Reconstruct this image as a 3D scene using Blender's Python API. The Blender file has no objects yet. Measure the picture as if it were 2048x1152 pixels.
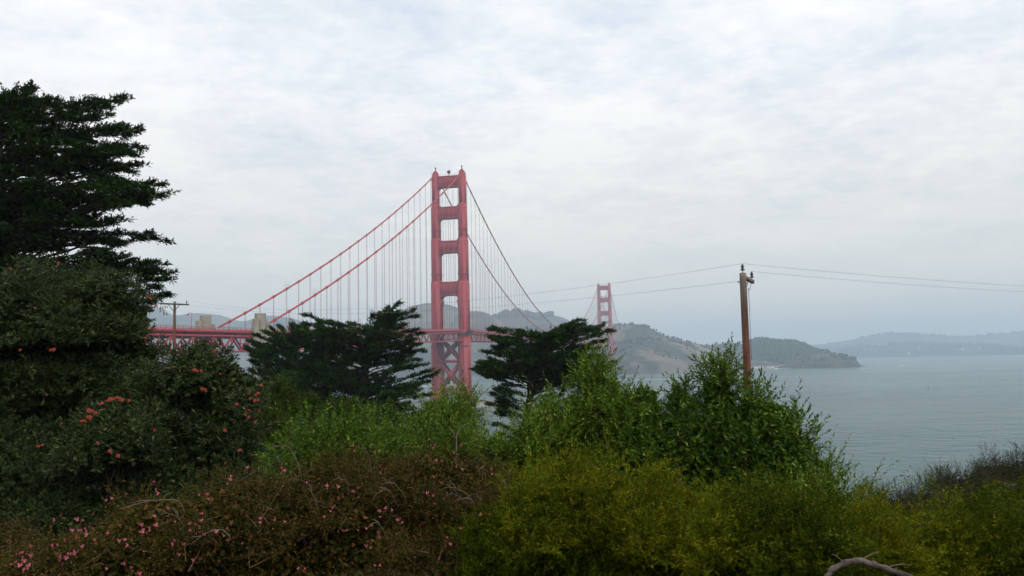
import bpy, bmesh, math, random
import numpy as np
from mathutils import Vector, Matrix

# ------------------------------------------------------------------ camera / sky / sun / exposure
scene = bpy.context.scene
COL = scene.collection
F = 1573.0                                   # focal length in photo pixels (2048 wide)
CAM = np.array([0.0, 0.0, 45.0])
PITCH = math.atan(141.0 / F)
ROLL = math.radians(1.2)
fw = np.array([0, math.cos(PITCH), math.sin(PITCH)])
up0 = np.array([0, -math.sin(PITCH), math.cos(PITCH)])
rt0 = np.array([1.0, 0, 0])
rt = math.cos(ROLL) * rt0 - math.sin(ROLL) * up0
up = math.sin(ROLL) * rt0 + math.cos(ROLL) * up0
cd = bpy.data.cameras.new('camera')
cam = bpy.data.objects.new('camera', cd)
COL.objects.link(cam)
cd.sensor_width = 36.0
cd.lens = F / 2048 * 36.0
cd.clip_start = 0.1
cd.clip_end = 40000
M = Matrix(((rt[0], up[0], -fw[0], CAM[0]), (rt[1], up[1], -fw[1], CAM[1]),
            (rt[2], up[2], -fw[2], CAM[2]), (0, 0, 0, 1)))
cam.matrix_world = M
scene.camera = cam

SUN_EL, SUN_AZ = math.radians(48), math.radians(140)      # azimuth clockwise from +Y: behind and to the right
world = bpy.data.worlds.new('World')
scene.world = world
world.use_nodes = True
wn, wl = world.node_tree.nodes, world.node_tree.links
wn.clear()


def wnode(t, **kw):
    n = wn.new(t)
    for k, v in kw.items():
        setattr(n, k, v)
    return n


sky = wnode('ShaderNodeTexSky', sky_type='NISHITA', sun_disc=False)
sky.sun_elevation, sky.sun_rotation = SUN_EL, SUN_AZ
sky.air_density, sky.dust_density, sky.ozone_density = 1.0, 3.0, 1.0
bg1 = wnode('ShaderNodeBackground')
bg1.inputs['Strength'].default_value = 0.10
wl.new(sky.outputs[0], bg1.inputs['Color'])
tc = wnode('ShaderNodeTexCoord')
sep = wnode('ShaderNodeSeparateXYZ')
wl.new(tc.outputs['Generated'], sep.inputs[0])


def wmath(op, a, b=None, clamp=False):
    n = wnode('ShaderNodeMath', operation=op, use_clamp=clamp)
    for i, v in enumerate((a, b)):
        if v is None:
            continue
        if isinstance(v, (int, float)):
            n.inputs[i].default_value = v
        else:
            wl.new(v, n.inputs[i])
    return n.outputs[0]


zc = wmath('MAXIMUM', sep.outputs['Z'], 0.0)
den = wmath('ADD', zc, 0.16)
cx = wmath('DIVIDE', sep.outputs['X'], den)
cy = wmath('DIVIDE', sep.outputs['Y'], den)
cmb = wnode('ShaderNodeCombineXYZ')
wl.new(cx, cmb.inputs[0]); wl.new(cy, cmb.inputs[1])
mp = wnode('ShaderNodeMapping')
mp.inputs['Rotation'].default_value = (0, 0, 0.5)
mp.inputs['Scale'].default_value = (1.25, 1.35, 1.0)
wl.new(cmb.outputs[0], mp.inputs['Vector'])


def wnoise(scale, det, rough, dist=0.0):
    n = wnode('ShaderNodeTexNoise')
    n.inputs['Scale'].default_value = scale
    n.inputs['Detail'].default_value = det
    n.inputs['Roughness'].default_value = rough
    n.inputs['Distortion'].default_value = dist
    wl.new(mp.outputs[0], n.inputs['Vector'])
    return n.outputs['Fac']


def wramp(fac, stops):
    r = wnode('ShaderNodeValToRGB')
    el = r.color_ramp.elements
    while len(el) < len(stops):
        el.new(0.5)
    for e, (p, c) in zip(el, stops):
        e.position = p
        e.color = (*c, 1)
    wl.new(fac, r.inputs[0])
    return r.outputs[0]


big = wnoise(0.9, 4, 0.5, 0.3)
mid = wnoise(4.5, 6, 0.6, 0.4)
fine = wnoise(15.0, 4, 0.6, 0.2)
s1 = wmath('MULTIPLY', big, 0.58)
s2 = wmath('MULTIPLY', mid, 0.28)
s3 = wmath('MULTIPLY', fine, 0.14)
cloudv = wmath('ADD', wmath('ADD', s1, s2), s3)
ccol = wramp(cloudv, [(0.36, (0.78, 0.87, 0.99)), (0.46, (0.98, 1.015, 1.06)), (0.57, (1.21, 1.205, 1.19))])
# smoky layer towards the horizon, all the way round
hz = wramp(sep.outputs['Z'], [(0.0, (1, 1, 1)), (0.10, (0.72, 0.72, 0.72)), (0.34, (0, 0, 0))])
hmix = wnode('ShaderNodeMixRGB')
wl.new(hz, hmix.inputs[0]); wl.new(ccol, hmix.inputs[1])
hmix.inputs[2].default_value = (0.90, 0.865, 0.78, 1)
bg2 = wnode('ShaderNodeBackground')
wl.new(hmix.outputs[0], bg2.inputs['Color'])
bg2.inputs['Strength'].default_value = 1.0
mx = wnode('ShaderNodeMixShader')
mx.inputs[0].default_value = 0.9
wl.new(bg1.outputs[0], mx.inputs[1]); wl.new(bg2.outputs[0], mx.inputs[2])
wo = wnode('ShaderNodeOutputWorld')
wl.new(mx.outputs[0], wo.inputs['Surface'])

sl = bpy.data.lights.new('sun', 'SUN')
sl.energy = 1.5
sl.angle = math.radians(12)
sl.color = (1.0, 0.95, 0.87)
sun = bpy.data.objects.new('sun', sl)
COL.objects.link(sun)
sdir = Vector((math.sin(SUN_AZ) * math.cos(SUN_EL), math.cos(SUN_AZ) * math.cos(SUN_EL), math.sin(SUN_EL)))
sun.rotation_euler = sdir.to_track_quat('Z', 'Y').to_euler()
sun.location = (60, -60, 120)

scene.view_settings.view_transform = 'Standard'
scene.view_settings.look = 'None'
scene.view_settings.exposure = 0.0
scene.view_settings.gamma = 1.0
scene.view_settings.use_curve_mapping = False
scene.render.engine = 'CYCLES'
cy_ = scene.cycles
cy_.use_denoising = True
cy_.use_adaptive_sampling = True
cy_.adaptive_threshold = 0.03
cy_.max_bounces = 6
cy_.diffuse_bounces = 2
cy_.glossy_bounces = 2
cy_.transmission_bounces = 3
cy_.transparent_max_bounces = 4
cy_.volume_bounces = 1
cy_.caustics_reflective = False
cy_.caustics_refractive = False

# ------------------------------------------------------------------ helpers
rng = np.random.default_rng(11)
random.seed(11)


def ray(px, py):
    return fw + (px - 1024) / F * rt - (py - 576) / F * up


def at(px, py, Y):
    """the point at world depth Y seen at photo pixel (px, py)"""
    d = ray(px, py)
    return CAM + d * (Y / d[1])


def nrm(a):
    return a / np.maximum(np.linalg.norm(a, axis=-1, keepdims=True), 1e-9)


def sstep(a, b, x):
    t = np.clip((x - a) / (b - a), 0, 1)
    return t * t * (3 - 2 * t)


TAB = np.random.default_rng(3).random((256, 256))


def vnoise(x, y):
    xi, yi = np.floor(x).astype(int), np.floor(y).astype(int)
    u, v = x - xi, y - yi
    u, v = u * u * (3 - 2 * u), v * v * (3 - 2 * v)
    a, b = TAB[xi % 256, yi % 256], TAB[(xi + 1) % 256, yi % 256]
    c, d = TAB[xi % 256, (yi + 1) % 256], TAB[(xi + 1) % 256, (yi + 1) % 256]
    return (a * (1 - u) + b * u) * (1 - v) + (c * (1 - u) + d * u) * v


def fbm(x, y, o=4):
    s, a, t = 0, 1.0, 0
    for i in range(o):
        s = s + a * vnoise(x * 2 ** i + 17 * i, y * 2 ** i + 31 * i)
        t += a
        a *= 0.5
    return s / t


def noise3(P, scale, seed):
    r = np.random.default_rng(seed)
    s = 0
    for i in range(6):
        k = nrm(r.normal(size=3)) * scale * (0.7 + 0.9 * r.random())
        s = s + np.sin(P @ k + r.random() * 6.28)
    return s / 3.0


class Acc:
    def __init__(self):
        self.V, self.Q, self.T, self.n = [], [], [], 0

    def add(self, V, Q=None, T=None):
        V = np.asarray(V, float).reshape(-1, 3)
        if Q is not None and len(Q):
            self.Q.append(np.asarray(Q, int).reshape(-1, 4) + self.n)
        if T is not None and len(T):
            self.T.append(np.asarray(T, int).reshape(-1, 3) + self.n)
        self.V.append(V)
        self.n += len(V)

    def box(self, c, s, rot=None):
        c, s = np.array(c, float), np.array(s, float) / 2
        v = np.array([[x, y, z] for x in (-1, 1) for y in (-1, 1) for z in (-1, 1)], float) * s
        if rot is not None:
            v = v @ np.array(rot).T
        self.add(v + c, [[0, 1, 3, 2], [4, 6, 7, 5], [0, 4, 5, 1], [2, 3, 7, 6], [0, 2, 6, 4], [1, 5, 7, 3]])

    def bar(self, a, b, w, h):
        """rectangular bar from a to b, w across, h 'up'"""
        a, b = np.array(a, float), np.array(b, float)
        d = b - a
        L = np.linalg.norm(d)
        y = d / L
        ref = np.array([0, 0, 1.0]) if abs(y[2]) < 0.95 else np.array([1.0, 0, 0])
        x = nrm(np.cross(y, ref))
        z = np.cross(x, y)
        self.box((a + b) / 2, (w, L, h), np.stack([x, y, z], 1))

    def tube(self, pts, rad, n=6, cap=True):
        pts = np.asarray(pts, float)
        k = len(pts)
        rad = np.broadcast_to(np.asarray(rad, float), (k,))
        tan = nrm(np.gradient(pts, axis=0))
        ref = np.array([0, 0, 1.0]) if abs(tan[:, 2]).mean() < 0.8 else np.array([0.3, 1.0, 0])
        x = nrm(np.cross(tan, ref))
        y = np.cross(tan, x)
        a = np.arange(n) / n * 2 * np.pi
        V = pts[:, None] + rad[:, None, None] * (np.cos(a)[None, :, None] * x[:, None] + np.sin(a)[None, :, None] * y[:, None])
        q = []
        for i in range(k - 1):
            for j in range(n):
                q.append((i * n + j, i * n + (j + 1) % n, (i + 1) * n + (j + 1) % n, (i + 1) * n + j))
        V = V.reshape(-1, 3)
        t = []
        if cap:
            V = np.vstack([V, pts[0], pts[-1]])
            for j in range(n):
                t.append((k * n, (j + 1) % n, j))
                t.append((k * n + 1, (k - 1) * n + j, (k - 1) * n + (j + 1) % n))
        self.add(V, q, t)

    def prism(self, poly, z0, z1, bottom=True):
        """convex-ish polygon (x, y) extruded in z; fan caps from the centroid"""
        p = np.asarray(poly, float)
        n = len(p)
        c = p.mean(0)
        V = [[x, y, z0] for x, y in p] + [[x, y, z1] for x, y in p] + [[*c, z0], [*c, z1]]
        q = [(i, (i + 1) % n, n + (i + 1) % n, n + i) for i in range(n)]
        t = [(2 * n + 1, n + i, n + (i + 1) % n) for i in range(n)]
        if bottom:
            t += [(2 * n, (i + 1) % n, i) for i in range(n)]
        self.add(V, q, t)

    def leaves(self, P, D, N, L, W, fold=0.12):
        n = len(P)
        if n == 0:
            return
        D = nrm(D)
        S = nrm(np.cross(D, N))
        N = np.cross(S, D)
        L = np.broadcast_to(np.asarray(L, float), (n,))[:, None]
        W = np.broadcast_to(np.asarray(W, float), (n,))[:, None]
        m = P + D * L * 0.45
        V = np.stack([P, m + S * W / 2 + N * W * fold * 2, P + D * L, m - S * W / 2 + N * W * fold * 2], 1).reshape(-1, 3)
        self.add(V, np.arange(4 * n).reshape(-1, 4))

    def needles(self, P, D, N, L, W):
        n = len(P)
        D = nrm(D)
        S = nrm(np.cross(D, N))
        L = np.broadcast_to(np.asarray(L, float), (n,))[:, None]
        W = np.broadcast_to(np.asarray(W, float), (n,))[:, None]
        V = np.stack([P - S * W / 2, P + S * W / 2, P + D * L], 1).reshape(-1, 3)
        self.add(V, None, np.arange(3 * n).reshape(-1, 3))

    def mesh(self, name, mat, smooth=False):
        me = bpy.data.meshes.new(name)
        V = np.concatenate(self.V)
        Q = np.concatenate(self.Q) if self.Q else np.zeros((0, 4), int)
        T = np.concatenate(self.T) if self.T else np.zeros((0, 3), int)
        me.vertices.add(len(V))
        me.vertices.foreach_set('co', V.astype(np.float32).ravel())
        loops = np.concatenate([Q.ravel(), T.ravel()]).astype(np.int32)
        me.loops.add(len(loops))
        me.loops.foreach_set('vertex_index', loops)
        tot = np.concatenate([np.full(len(Q), 4), np.full(len(T), 3)]).astype(np.int32)
        st = np.concatenate([[0], np.cumsum(tot)[:-1]]).astype(np.int32)
        me.polygons.add(len(tot))
        me.polygons.foreach_set('loop_start', st)
        if smooth:
            me.polygons.foreach_set('use_smooth', np.ones(len(tot), bool))
        me.update(calc_edges=True)
        me.validate()
        if mat:
            me.materials.append(mat)
        return me

    def build(self, name, mat, parent=None, smooth=False, **props):
        return put(name, self.mesh(name, mat, smooth), parent, **props)


def put(name, me, parent=None, loc=None, **props):
    o = bpy.data.objects.new(name, me)
    COL.objects.link(o)
    if parent:
        o.parent = parent
    if loc is not None:
        o.location = loc
    for k, v in props.items():
        o[k] = v
    return o


def thing(name, label, cat, loc=(0, 0, 0), group=None, rz=0.0):
    o = put(name, None, None, tuple(float(v) for v in loc), label=label, category=cat)
    o.rotation_euler = (0, 0, rz)
    o.empty_display_size = 0.5
    if group:
        o['group'] = group
    return o


def bez(a, b, c, n):
    t = np.linspace(0, 1, n)[:, None]
    return (1 - t) ** 2 * np.array(a) + 2 * t * (1 - t) * np.array(b) + t ** 2 * np.array(c)


# ------------------------------------------------------------------ materials
def mat_base(name):
    m = bpy.data.materials.new(name)
    m.use_nodes = True
    nt = m.node_tree
    nt.nodes.clear()
    out = nt.nodes.new('ShaderNodeOutputMaterial')
    p = nt.nodes.new('ShaderNodeBsdfPrincipled')
    nt.links.new(p.outputs[0], out.inputs['Surface'])
    return m, nt, p, out


def tnoise(nt, scale, det=4, rough=0.55, vec=None, stretch=None, coord='Object'):
    n = nt.nodes.new('ShaderNodeTexNoise')
    n.inputs['Scale'].default_value = scale
    n.inputs['Detail'].default_value = det
    n.inputs['Roughness'].default_value = rough
    t = nt.nodes.new('ShaderNodeTexCoord')
    src = t.outputs[coord]
    if stretch:
        mp = nt.nodes.new('ShaderNodeMapping')
        mp.inputs['Scale'].default_value = stretch
        nt.links.new(src, mp.inputs['Vector'])
        src = mp.outputs[0]
    nt.links.new(src, n.inputs['Vector'])
    return n.outputs['Fac']


def ramp(nt, fac, stops):
    r = nt.nodes.new('ShaderNodeValToRGB')
    el = r.color_ramp.elements
    while len(el) < len(stops):
        el.new(0.5)
    for e, (p, c) in zip(el, stops):
        e.position = p
        e.color = (*c, 1)
    nt.links.new(fac, r.inputs[0])
    return r.outputs[0]


def mixc(nt, fac, a, b, mode='MIX'):
    n = nt.nodes.new('ShaderNodeMixRGB')
    n.blend_type = mode
    for i, v in ((0, fac), (1, a), (2, b)):
        if isinstance(v, (int, float)):
            n.inputs[i].default_value = v
        elif isinstance(v, tuple):
            n.inputs[i].default_value = (*v, 1)
        else:
            nt.links.new(v, n.inputs[i])
    return n.outputs[0]


def bump(nt, p, h, strength, dist):
    b = nt.nodes.new('ShaderNodeBump')
    b.inputs['Strength'].default_value = strength
    b.inputs['Distance'].default_value = dist
    nt.links.new(h, b.inputs['Height'])
    nt.links.new(b.outputs[0], p.inputs['Normal'])


def plain(name, c1, c2, scale=1.0, rough=0.6, bumpd=0.0, stretch=None):
    m, nt, p, out = mat_base(name)
    f = tnoise(nt, scale, 6, 0.6, stretch=stretch)
    nt.links.new(ramp(nt, f, [(0.32, c1), (0.68, c2)]), p.inputs['Base Color'])
    p.inputs['Roughness'].default_value = rough
    p.inputs['Specular IOR Level'].default_value = 0.5 if rough < 0.45 else (0.25 if rough < 0.75 else 0.04)
    if bumpd:
        bump(nt, p, tnoise(nt, scale * 4, 4, stretch=stretch), 0.6, bumpd)
    return m


def leafmat(name, dark, light, tip=None, nscale=1.2, trans=0.25, rough=0.5, tipfrac=0.12, spec=0.35):
    m, nt, p, out = mat_base(name)
    g = nt.nodes.new('ShaderNodeNewGeometry')
    isl = g.outputs['Random Per Island']
    f = tnoise(nt, nscale, 3)
    mm = nt.nodes.new('ShaderNodeMath')
    mm.operation = 'MULTIPLY_ADD'
    nt.links.new(isl, mm.inputs[0])
    mm.inputs[1].default_value = 0.5
    sc = nt.nodes.new('ShaderNodeMath')
    sc.operation = 'MULTIPLY_ADD'
    nt.links.new(f, sc.inputs[0])
    sc.inputs[1].default_value = 1.6
    sc.inputs[2].default_value = -0.55
    nt.links.new(sc.outputs[0], mm.inputs[2])
    c = ramp(nt, mm.outputs[0], [(0.0, dark), (1.0, light)])
    if tip:
        fr = ramp(nt, isl, [(1 - tipfrac - 0.01, (0, 0, 0)), (1 - tipfrac, (1, 1, 1))])
        c = mixc(nt, fr, c, tip)
    nt.links.new(c, p.inputs['Base Color'])
    p.inputs['Roughness'].default_value = rough
    p.inputs['Specular IOR Level'].default_value = spec
    if trans > 0:
        tr = nt.nodes.new('ShaderNodeBsdfTranslucent')
        nt.links.new(mixc(nt, 1.0, c, (1.25, 1.35, 0.7), 'MULTIPLY'), tr.inputs['Color'])
        mix = nt.nodes.new('ShaderNodeMixShader')
        mix.inputs[0].default_value = trans
        nt.links.new(p.outputs[0], mix.inputs[1])
        nt.links.new(tr.outputs[0], mix.inputs[2])
        nt.links.new(mix.outputs[0], out.inputs['Surface'])
    return m


def paint_red():
    m, nt, p, out = mat_base('red_bridge_paint')
    f = tnoise(nt, 0.25, 6, 0.65, stretch=(1, 1, 0.25))
    c = ramp(nt, f, [(0.3, (0.29, 0.016, 0.026)), (0.7, (0.45, 0.034, 0.046))])
    st = tnoise(nt, 1.2, 5, 0.7, stretch=(1, 1, 0.08))
    c = mixc(nt, ramp(nt, st, [(0.55, (0, 0, 0)), (0.75, (0.45, 0.45, 0.45))]), c, (0.15, 0.032, 0.036))
    nt.links.new(c, p.inputs['Base Color'])
    p.inputs['Roughness'].default_value = 0.5
    return m


MAT = {}
MAT['red'] = paint_red()
MAT['cable'] = plain('cable_paint', (0.33, 0.03, 0.036), (0.42, 0.04, 0.046), 0.5, 0.55)
MAT['rope'] = plain('suspender_rope', (0.30, 0.10, 0.11), (0.36, 0.14, 0.15), 0.5, 0.6)
MAT['asphalt'] = plain('asphalt', (0.045, 0.045, 0.047), (0.06, 0.06, 0.06), 0.5, 0.9)
MAT['dark'] = plain('dark_staging', (0.05, 0.045, 0.045), (0.09, 0.08, 0.075), 1, 0.8)
MAT['concrete'] = plain('weathered_concrete', (0.17, 0.15, 0.115), (0.29, 0.265, 0.21), 0.35, 0.9, 0.05, (1, 1, 0.35))
MAT['pier'] = plain('pier_concrete', (0.22, 0.20, 0.17), (0.36, 0.33, 0.29), 0.15, 0.9, 0.05, (1, 1, 0.4))
MAT['white'] = plain('white_paint', (0.72, 0.72, 0.70), (0.82, 0.82, 0.80), 2, 0.5)
MAT['lampred'] = plain('lamp_red', (0.36, 0.05, 0.05), (0.42, 0.06, 0.06), 1, 0.5)
MAT['lens'] = plain('lamp_lens', (0.5, 0.45, 0.35), (0.6, 0.55, 0.45), 1, 0.3)
MAT['house'] = plain('pale_house_wall', (0.6, 0.58, 0.55), (0.8, 0.79, 0.76), 0.02, 0.8)
MAT['roof'] = plain('house_roof', (0.16, 0.11, 0.09), (0.26, 0.19, 0.16), 0.02, 0.8)
MAT['steel'] = plain('dull_steel', (0.16, 0.16, 0.17), (0.24, 0.24, 0.25), 2, 0.5)
MAT['insul'] = plain('brown_porcelain', (0.035, 0.025, 0.022), (0.05, 0.035, 0.03), 8, 0.25)
MAT['wire'] = plain('wire_aluminium', (0.16, 0.16, 0.16), (0.22, 0.22, 0.22), 1, 0.6)
MAT['bark'] = plain('brown_bark', (0.045, 0.032, 0.022), (0.10, 0.075, 0.055), 6, 0.9, 0.02, (1, 1, 0.25))
MAT['darkbark'] = plain('dark_cypress_bark', (0.018, 0.015, 0.012), (0.045, 0.036, 0.028), 6, 0.95, 0.02, (1, 1, 0.25))
MAT['deadwood'] = plain('grey_deadwood', (0.05, 0.038, 0.032), (0.17, 0.135, 0.12), 14, 0.85, 0.012, (1, 0.3, 1))
MAT['twig'] = plain('pale_twig', (0.13, 0.09, 0.075), (0.27, 0.20, 0.17), 12, 0.8)
MAT['browntwig'] = plain('brown_twig', (0.10, 0.055, 0.035), (0.18, 0.11, 0.07), 12, 0.8)
MAT['pink'] = leafmat('pink_petal', (0.34, 0.055, 0.10), (0.60, 0.14, 0.21), (0.66, 0.28, 0.31), 30, 0.2, 0.7, 0.08, 0.1)
MAT['coral'] = leafmat('coral_bloom', (0.50, 0.08, 0.065), (0.72, 0.18, 0.14), nscale=30, trans=0.15, rough=0.7, spec=0.1)
MAT['cypress'] = leafmat('cypress_foliage', (0.008, 0.026, 0.008), (0.050, 0.094, 0.020), nscale=1.1, trans=0.04, rough=0.9, spec=0.03)
MAT['cypress2'] = leafmat('young_cypress_foliage', (0.012, 0.034, 0.008), (0.050, 0.095, 0.018), nscale=0.5, trans=0.04, rough=0.9, spec=0.03)
MAT['gum'] = leafmat('gum_leaf', (0.007, 0.020, 0.005), (0.042, 0.066, 0.014), (0.11, 0.105, 0.035), 0.9, 0.04, 0.4, 0.06, 0.12)
MAT['shrub'] = leafmat('glossy_shrub_leaf', (0.022, 0.058, 0.004), (0.135, 0.215, 0.012), (0.25, 0.30, 0.045), 1.1, 0.15, 0.4, 0.09, 0.12)
MAT['shrub2'] = leafmat('dark_shrub_leaf', (0.014, 0.044, 0.004), (0.098, 0.170, 0.012), (0.20, 0.26, 0.04), 1.1, 0.13, 0.4, 0.08, 0.12)
MAT['shrub3'] = leafmat('light_shrub_leaf', (0.020, 0.062, 0.003), (0.105, 0.180, 0.010), (0.20, 0.26, 0.04), 1.6, 0.13, 0.4, 0.08, 0.12)
MAT['olive'] = leafmat('olive_scrub_leaf', (0.012, 0.030, 0.004), (0.062, 0.092, 0.009), nscale=0.8, trans=0.08, rough=0.7, spec=0.06)
MAT['gold'] = leafmat('golden_feather_leaf', (0.014, 0.042, 0.002), (0.165, 0.175, 0.005), (0.25, 0.205, 0.012), 2.6, 0.14, 0.7, 0.14, 0.04)
MAT['green_f'] = leafmat('green_feather_leaf', (0.008, 0.032, 0.002), (0.088, 0.115, 0.005), (0.18, 0.150, 0.010), 2.6, 0.12, 0.7, 0.10, 0.04)
MAT['esc'] = leafmat('small_russet_leaf', (0.013, 0.018, 0.003), (0.074, 0.062, 0.010), (0.14, 0.062, 0.020), 2.2, 0.06, 0.6, 0.15, 0.06)
MAT['scrub'] = leafmat('coastal_scrub_leaf', (0.020, 0.024, 0.011), (0.058, 0.056, 0.025), (0.08, 0.055, 0.032), 1.5, 0.08, 0.8, 0.15, 0.08)
MAT['farwood'] = leafmat('far_tree_leaf', (0.016, 0.028, 0.018), (0.045, 0.060, 0.032), nscale=0.02, trans=0.0, rough=0.9, spec=0.1)


def hillmat(name, grass, dry, scrubc, scale, thr):
    m, nt, p, out = mat_base(name)
    a = tnoise(nt, scale, 8, 0.62)
    b = tnoise(nt, scale * 4.3, 6, 0.6)
    g = ramp(nt, b, [(0.3, grass), (0.7, dry)])
    s = ramp(nt, a, [(thr - 0.03, (0, 0, 0)), (thr + 0.05, (1, 1, 1))])
    c = mixc(nt, s, g, scrubc)
    nt.links.new(c, p.inputs['Base Color'])
    p.inputs['Roughness'].default_value = 0.95
    p.inputs['Specular IOR Level'].default_value = 0.1
    return m


MAT['hill'] = hillmat('dry_grass_hill', (0.12, 0.092, 0.06), (0.19, 0.145, 0.095), (0.042, 0.046, 0.030), 0.0042, 0.50)
MAT['hill_far'] = hillmat('far_hill', (0.10, 0.09, 0.06), (0.15, 0.13, 0.09), (0.045, 0.05, 0.035), 0.003, 0.46)
MAT['hill_wood'] = hillmat('wooded_hill', (0.05, 0.055, 0.035), (0.08, 0.08, 0.05), (0.025, 0.035, 0.022), 0.006, 0.40)
MAT['cliff'] = hillmat('cliff_headland', (0.115, 0.088, 0.062), (0.20, 0.155, 0.115), (0.040, 0.044, 0.030), 0.0065, 0.47)
MAT['soil'] = plain('dark_soil', (0.022, 0.018, 0.012), (0.06, 0.048, 0.03), 0.8, 0.95, 0.03)


def watermat():
    m, nt, p, out = mat_base('bay_water')
    a = tnoise(nt, 0.0016, 5, 0.6, stretch=(0.45, 1.6, 1))
    c = ramp(nt, a, [(0.35, (0.010, 0.052, 0.050)), (0.65, (0.048, 0.105, 0.094))])
    nt.links.new(c, p.inputs['Base Color'])
    p.inputs['IOR'].default_value = 1.33
    r = ramp(nt, tnoise(nt, 0.0026, 6, 0.62, stretch=(0.30, 2.0, 1)), [(0.32, (0.08, 0.08, 0.08)), (0.68, (0.30, 0.30, 0.30))])
    nt.links.new(r, p.inputs['Roughness'])
    w1 = tnoise(nt, 0.11, 6, 0.6, stretch=(0.8, 1.0, 1))
    w2 = tnoise(nt, 0.035, 4, 0.55, stretch=(0.5, 1.0, 1))
    ad = nt.nodes.new('ShaderNodeMath')
    ad.operation = 'MULTIPLY_ADD'
    nt.links.new(w2, ad.inputs[0])
    ad.inputs[1].default_value = 1.2
    nt.links.new(w1, ad.inputs[2])
    bump(nt, p, ad.outputs[0], 1.0, 6.0)
    return m


MAT['water'] = watermat()


def polemat():
    m, nt, p, out = mat_base('weathered_pole_wood')
    t = nt.nodes.new('ShaderNodeTexCoord')
    sp = nt.nodes.new('ShaderNodeSeparateXYZ')
    nt.links.new(t.outputs['Object'], sp.inputs[0])
    n = tnoise(nt, 5, 6, 0.7, stretch=(1, 1, 0.12))
    c1 = ramp(nt, n, [(0.3, (0.030, 0.014, 0.010)), (0.5, (0.14, 0.042, 0.018)), (0.72, (0.19, 0.11, 0.075))])
    c2 = ramp(nt, n, [(0.3, (0.045, 0.035, 0.028)), (0.7, (0.27, 0.22, 0.18))])
    ad = nt.nodes.new('ShaderNodeMath')
    ad.operation = 'MULTIPLY_ADD'
    nt.links.new(n, ad.inputs[0])
    ad.inputs[1].default_value = 3.0
    nt.links.new(sp.outputs['Z'], ad.inputs[2])
    f = ramp(nt, ad.outputs[0], [(0.0, (0, 0, 0)), (1.0, (1, 1, 1))])
    mr = nt.nodes.new('ShaderNodeMapRange')
    nt.links.new(ad.outputs[0], mr.inputs[0])
    mr.inputs[1].default_value = -1.2
    mr.inputs[2].default_value = 1.2
    nt.links.new(mixc(nt, mr.outputs[0], c1, c2), p.inputs['Base Color'])
    p.inputs['Roughness'].default_value = 0.9
    bump(nt, p, n, 0.8, 0.02)
    return m


MAT['pole'] = polemat()
# ------------------------------------------------------------------ ground, water, hills
def ground_z(x, y):
    x, y = np.asarray(x, float), np.asarray(y, float)
    side = sstep(-2, -45, x)                        # the left bank falls away more slowly
    ys = [-300, 0, 8, 14, 22, 30, 45, 70, 110, 160, 230, 600]
    zr = [48, 43.3, 42.7, 41.9, 40.3, 37.5, 31.5, 22, 10, -2, -6, -6.5]
    zl = [50, 43.3, 42.7, 42.0, 40.8, 39.3, 36.5, 33, 29, 25, 10, -6.5]
    z = np.interp(y, ys, zr) * (1 - side) + np.interp(y, ys, zl) * side
    z = z + 45 * sstep(-95, -190, x) * sstep(60, 200, y) * sstep(420, 300, y) * 0.42
    z = z + 1.25 * np.exp(-((x - 15.5) / 3.6) ** 2 - ((y - 23) / 5.0) ** 2)
    z = z + 0.30 * (fbm(x * 0.25 + 40, y * 0.25 + 9, 4) - 0.5)
    return z


def build_ground():
    xs = np.concatenate([np.linspace(-620, -60, 40), np.linspace(-55, 45, 101), np.linspace(50, 420, 30)])
    ys = np.concatenate([np.linspace(-300, -5, 16), np.linspace(-3, 60, 64), np.linspace(64, 600, 60)])
    X, Y = np.meshgrid(xs, ys, indexing='ij')
    Z = ground_z(X, Y)
    a = Acc()
    n, m = X.shape
    idx = np.arange(n * m).reshape(n, m)
    a.add(np.stack([X, Y, Z], -1), np.stack([idx[:-1, :-1], idx[1:, :-1], idx[1:, 1:], idx[:-1, 1:]], -1))
    return a.build('ground', MAT['soil'], smooth=True, kind='structure')


build_ground()
a = Acc()
a.add([[-8800, -2800, 0], [8800, -2800, 0], [8800, 9200, 0], [-8800, 9200, 0]], [[0, 1, 2, 3]])
a.build('water', MAT['water'], kind='structure')


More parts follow.
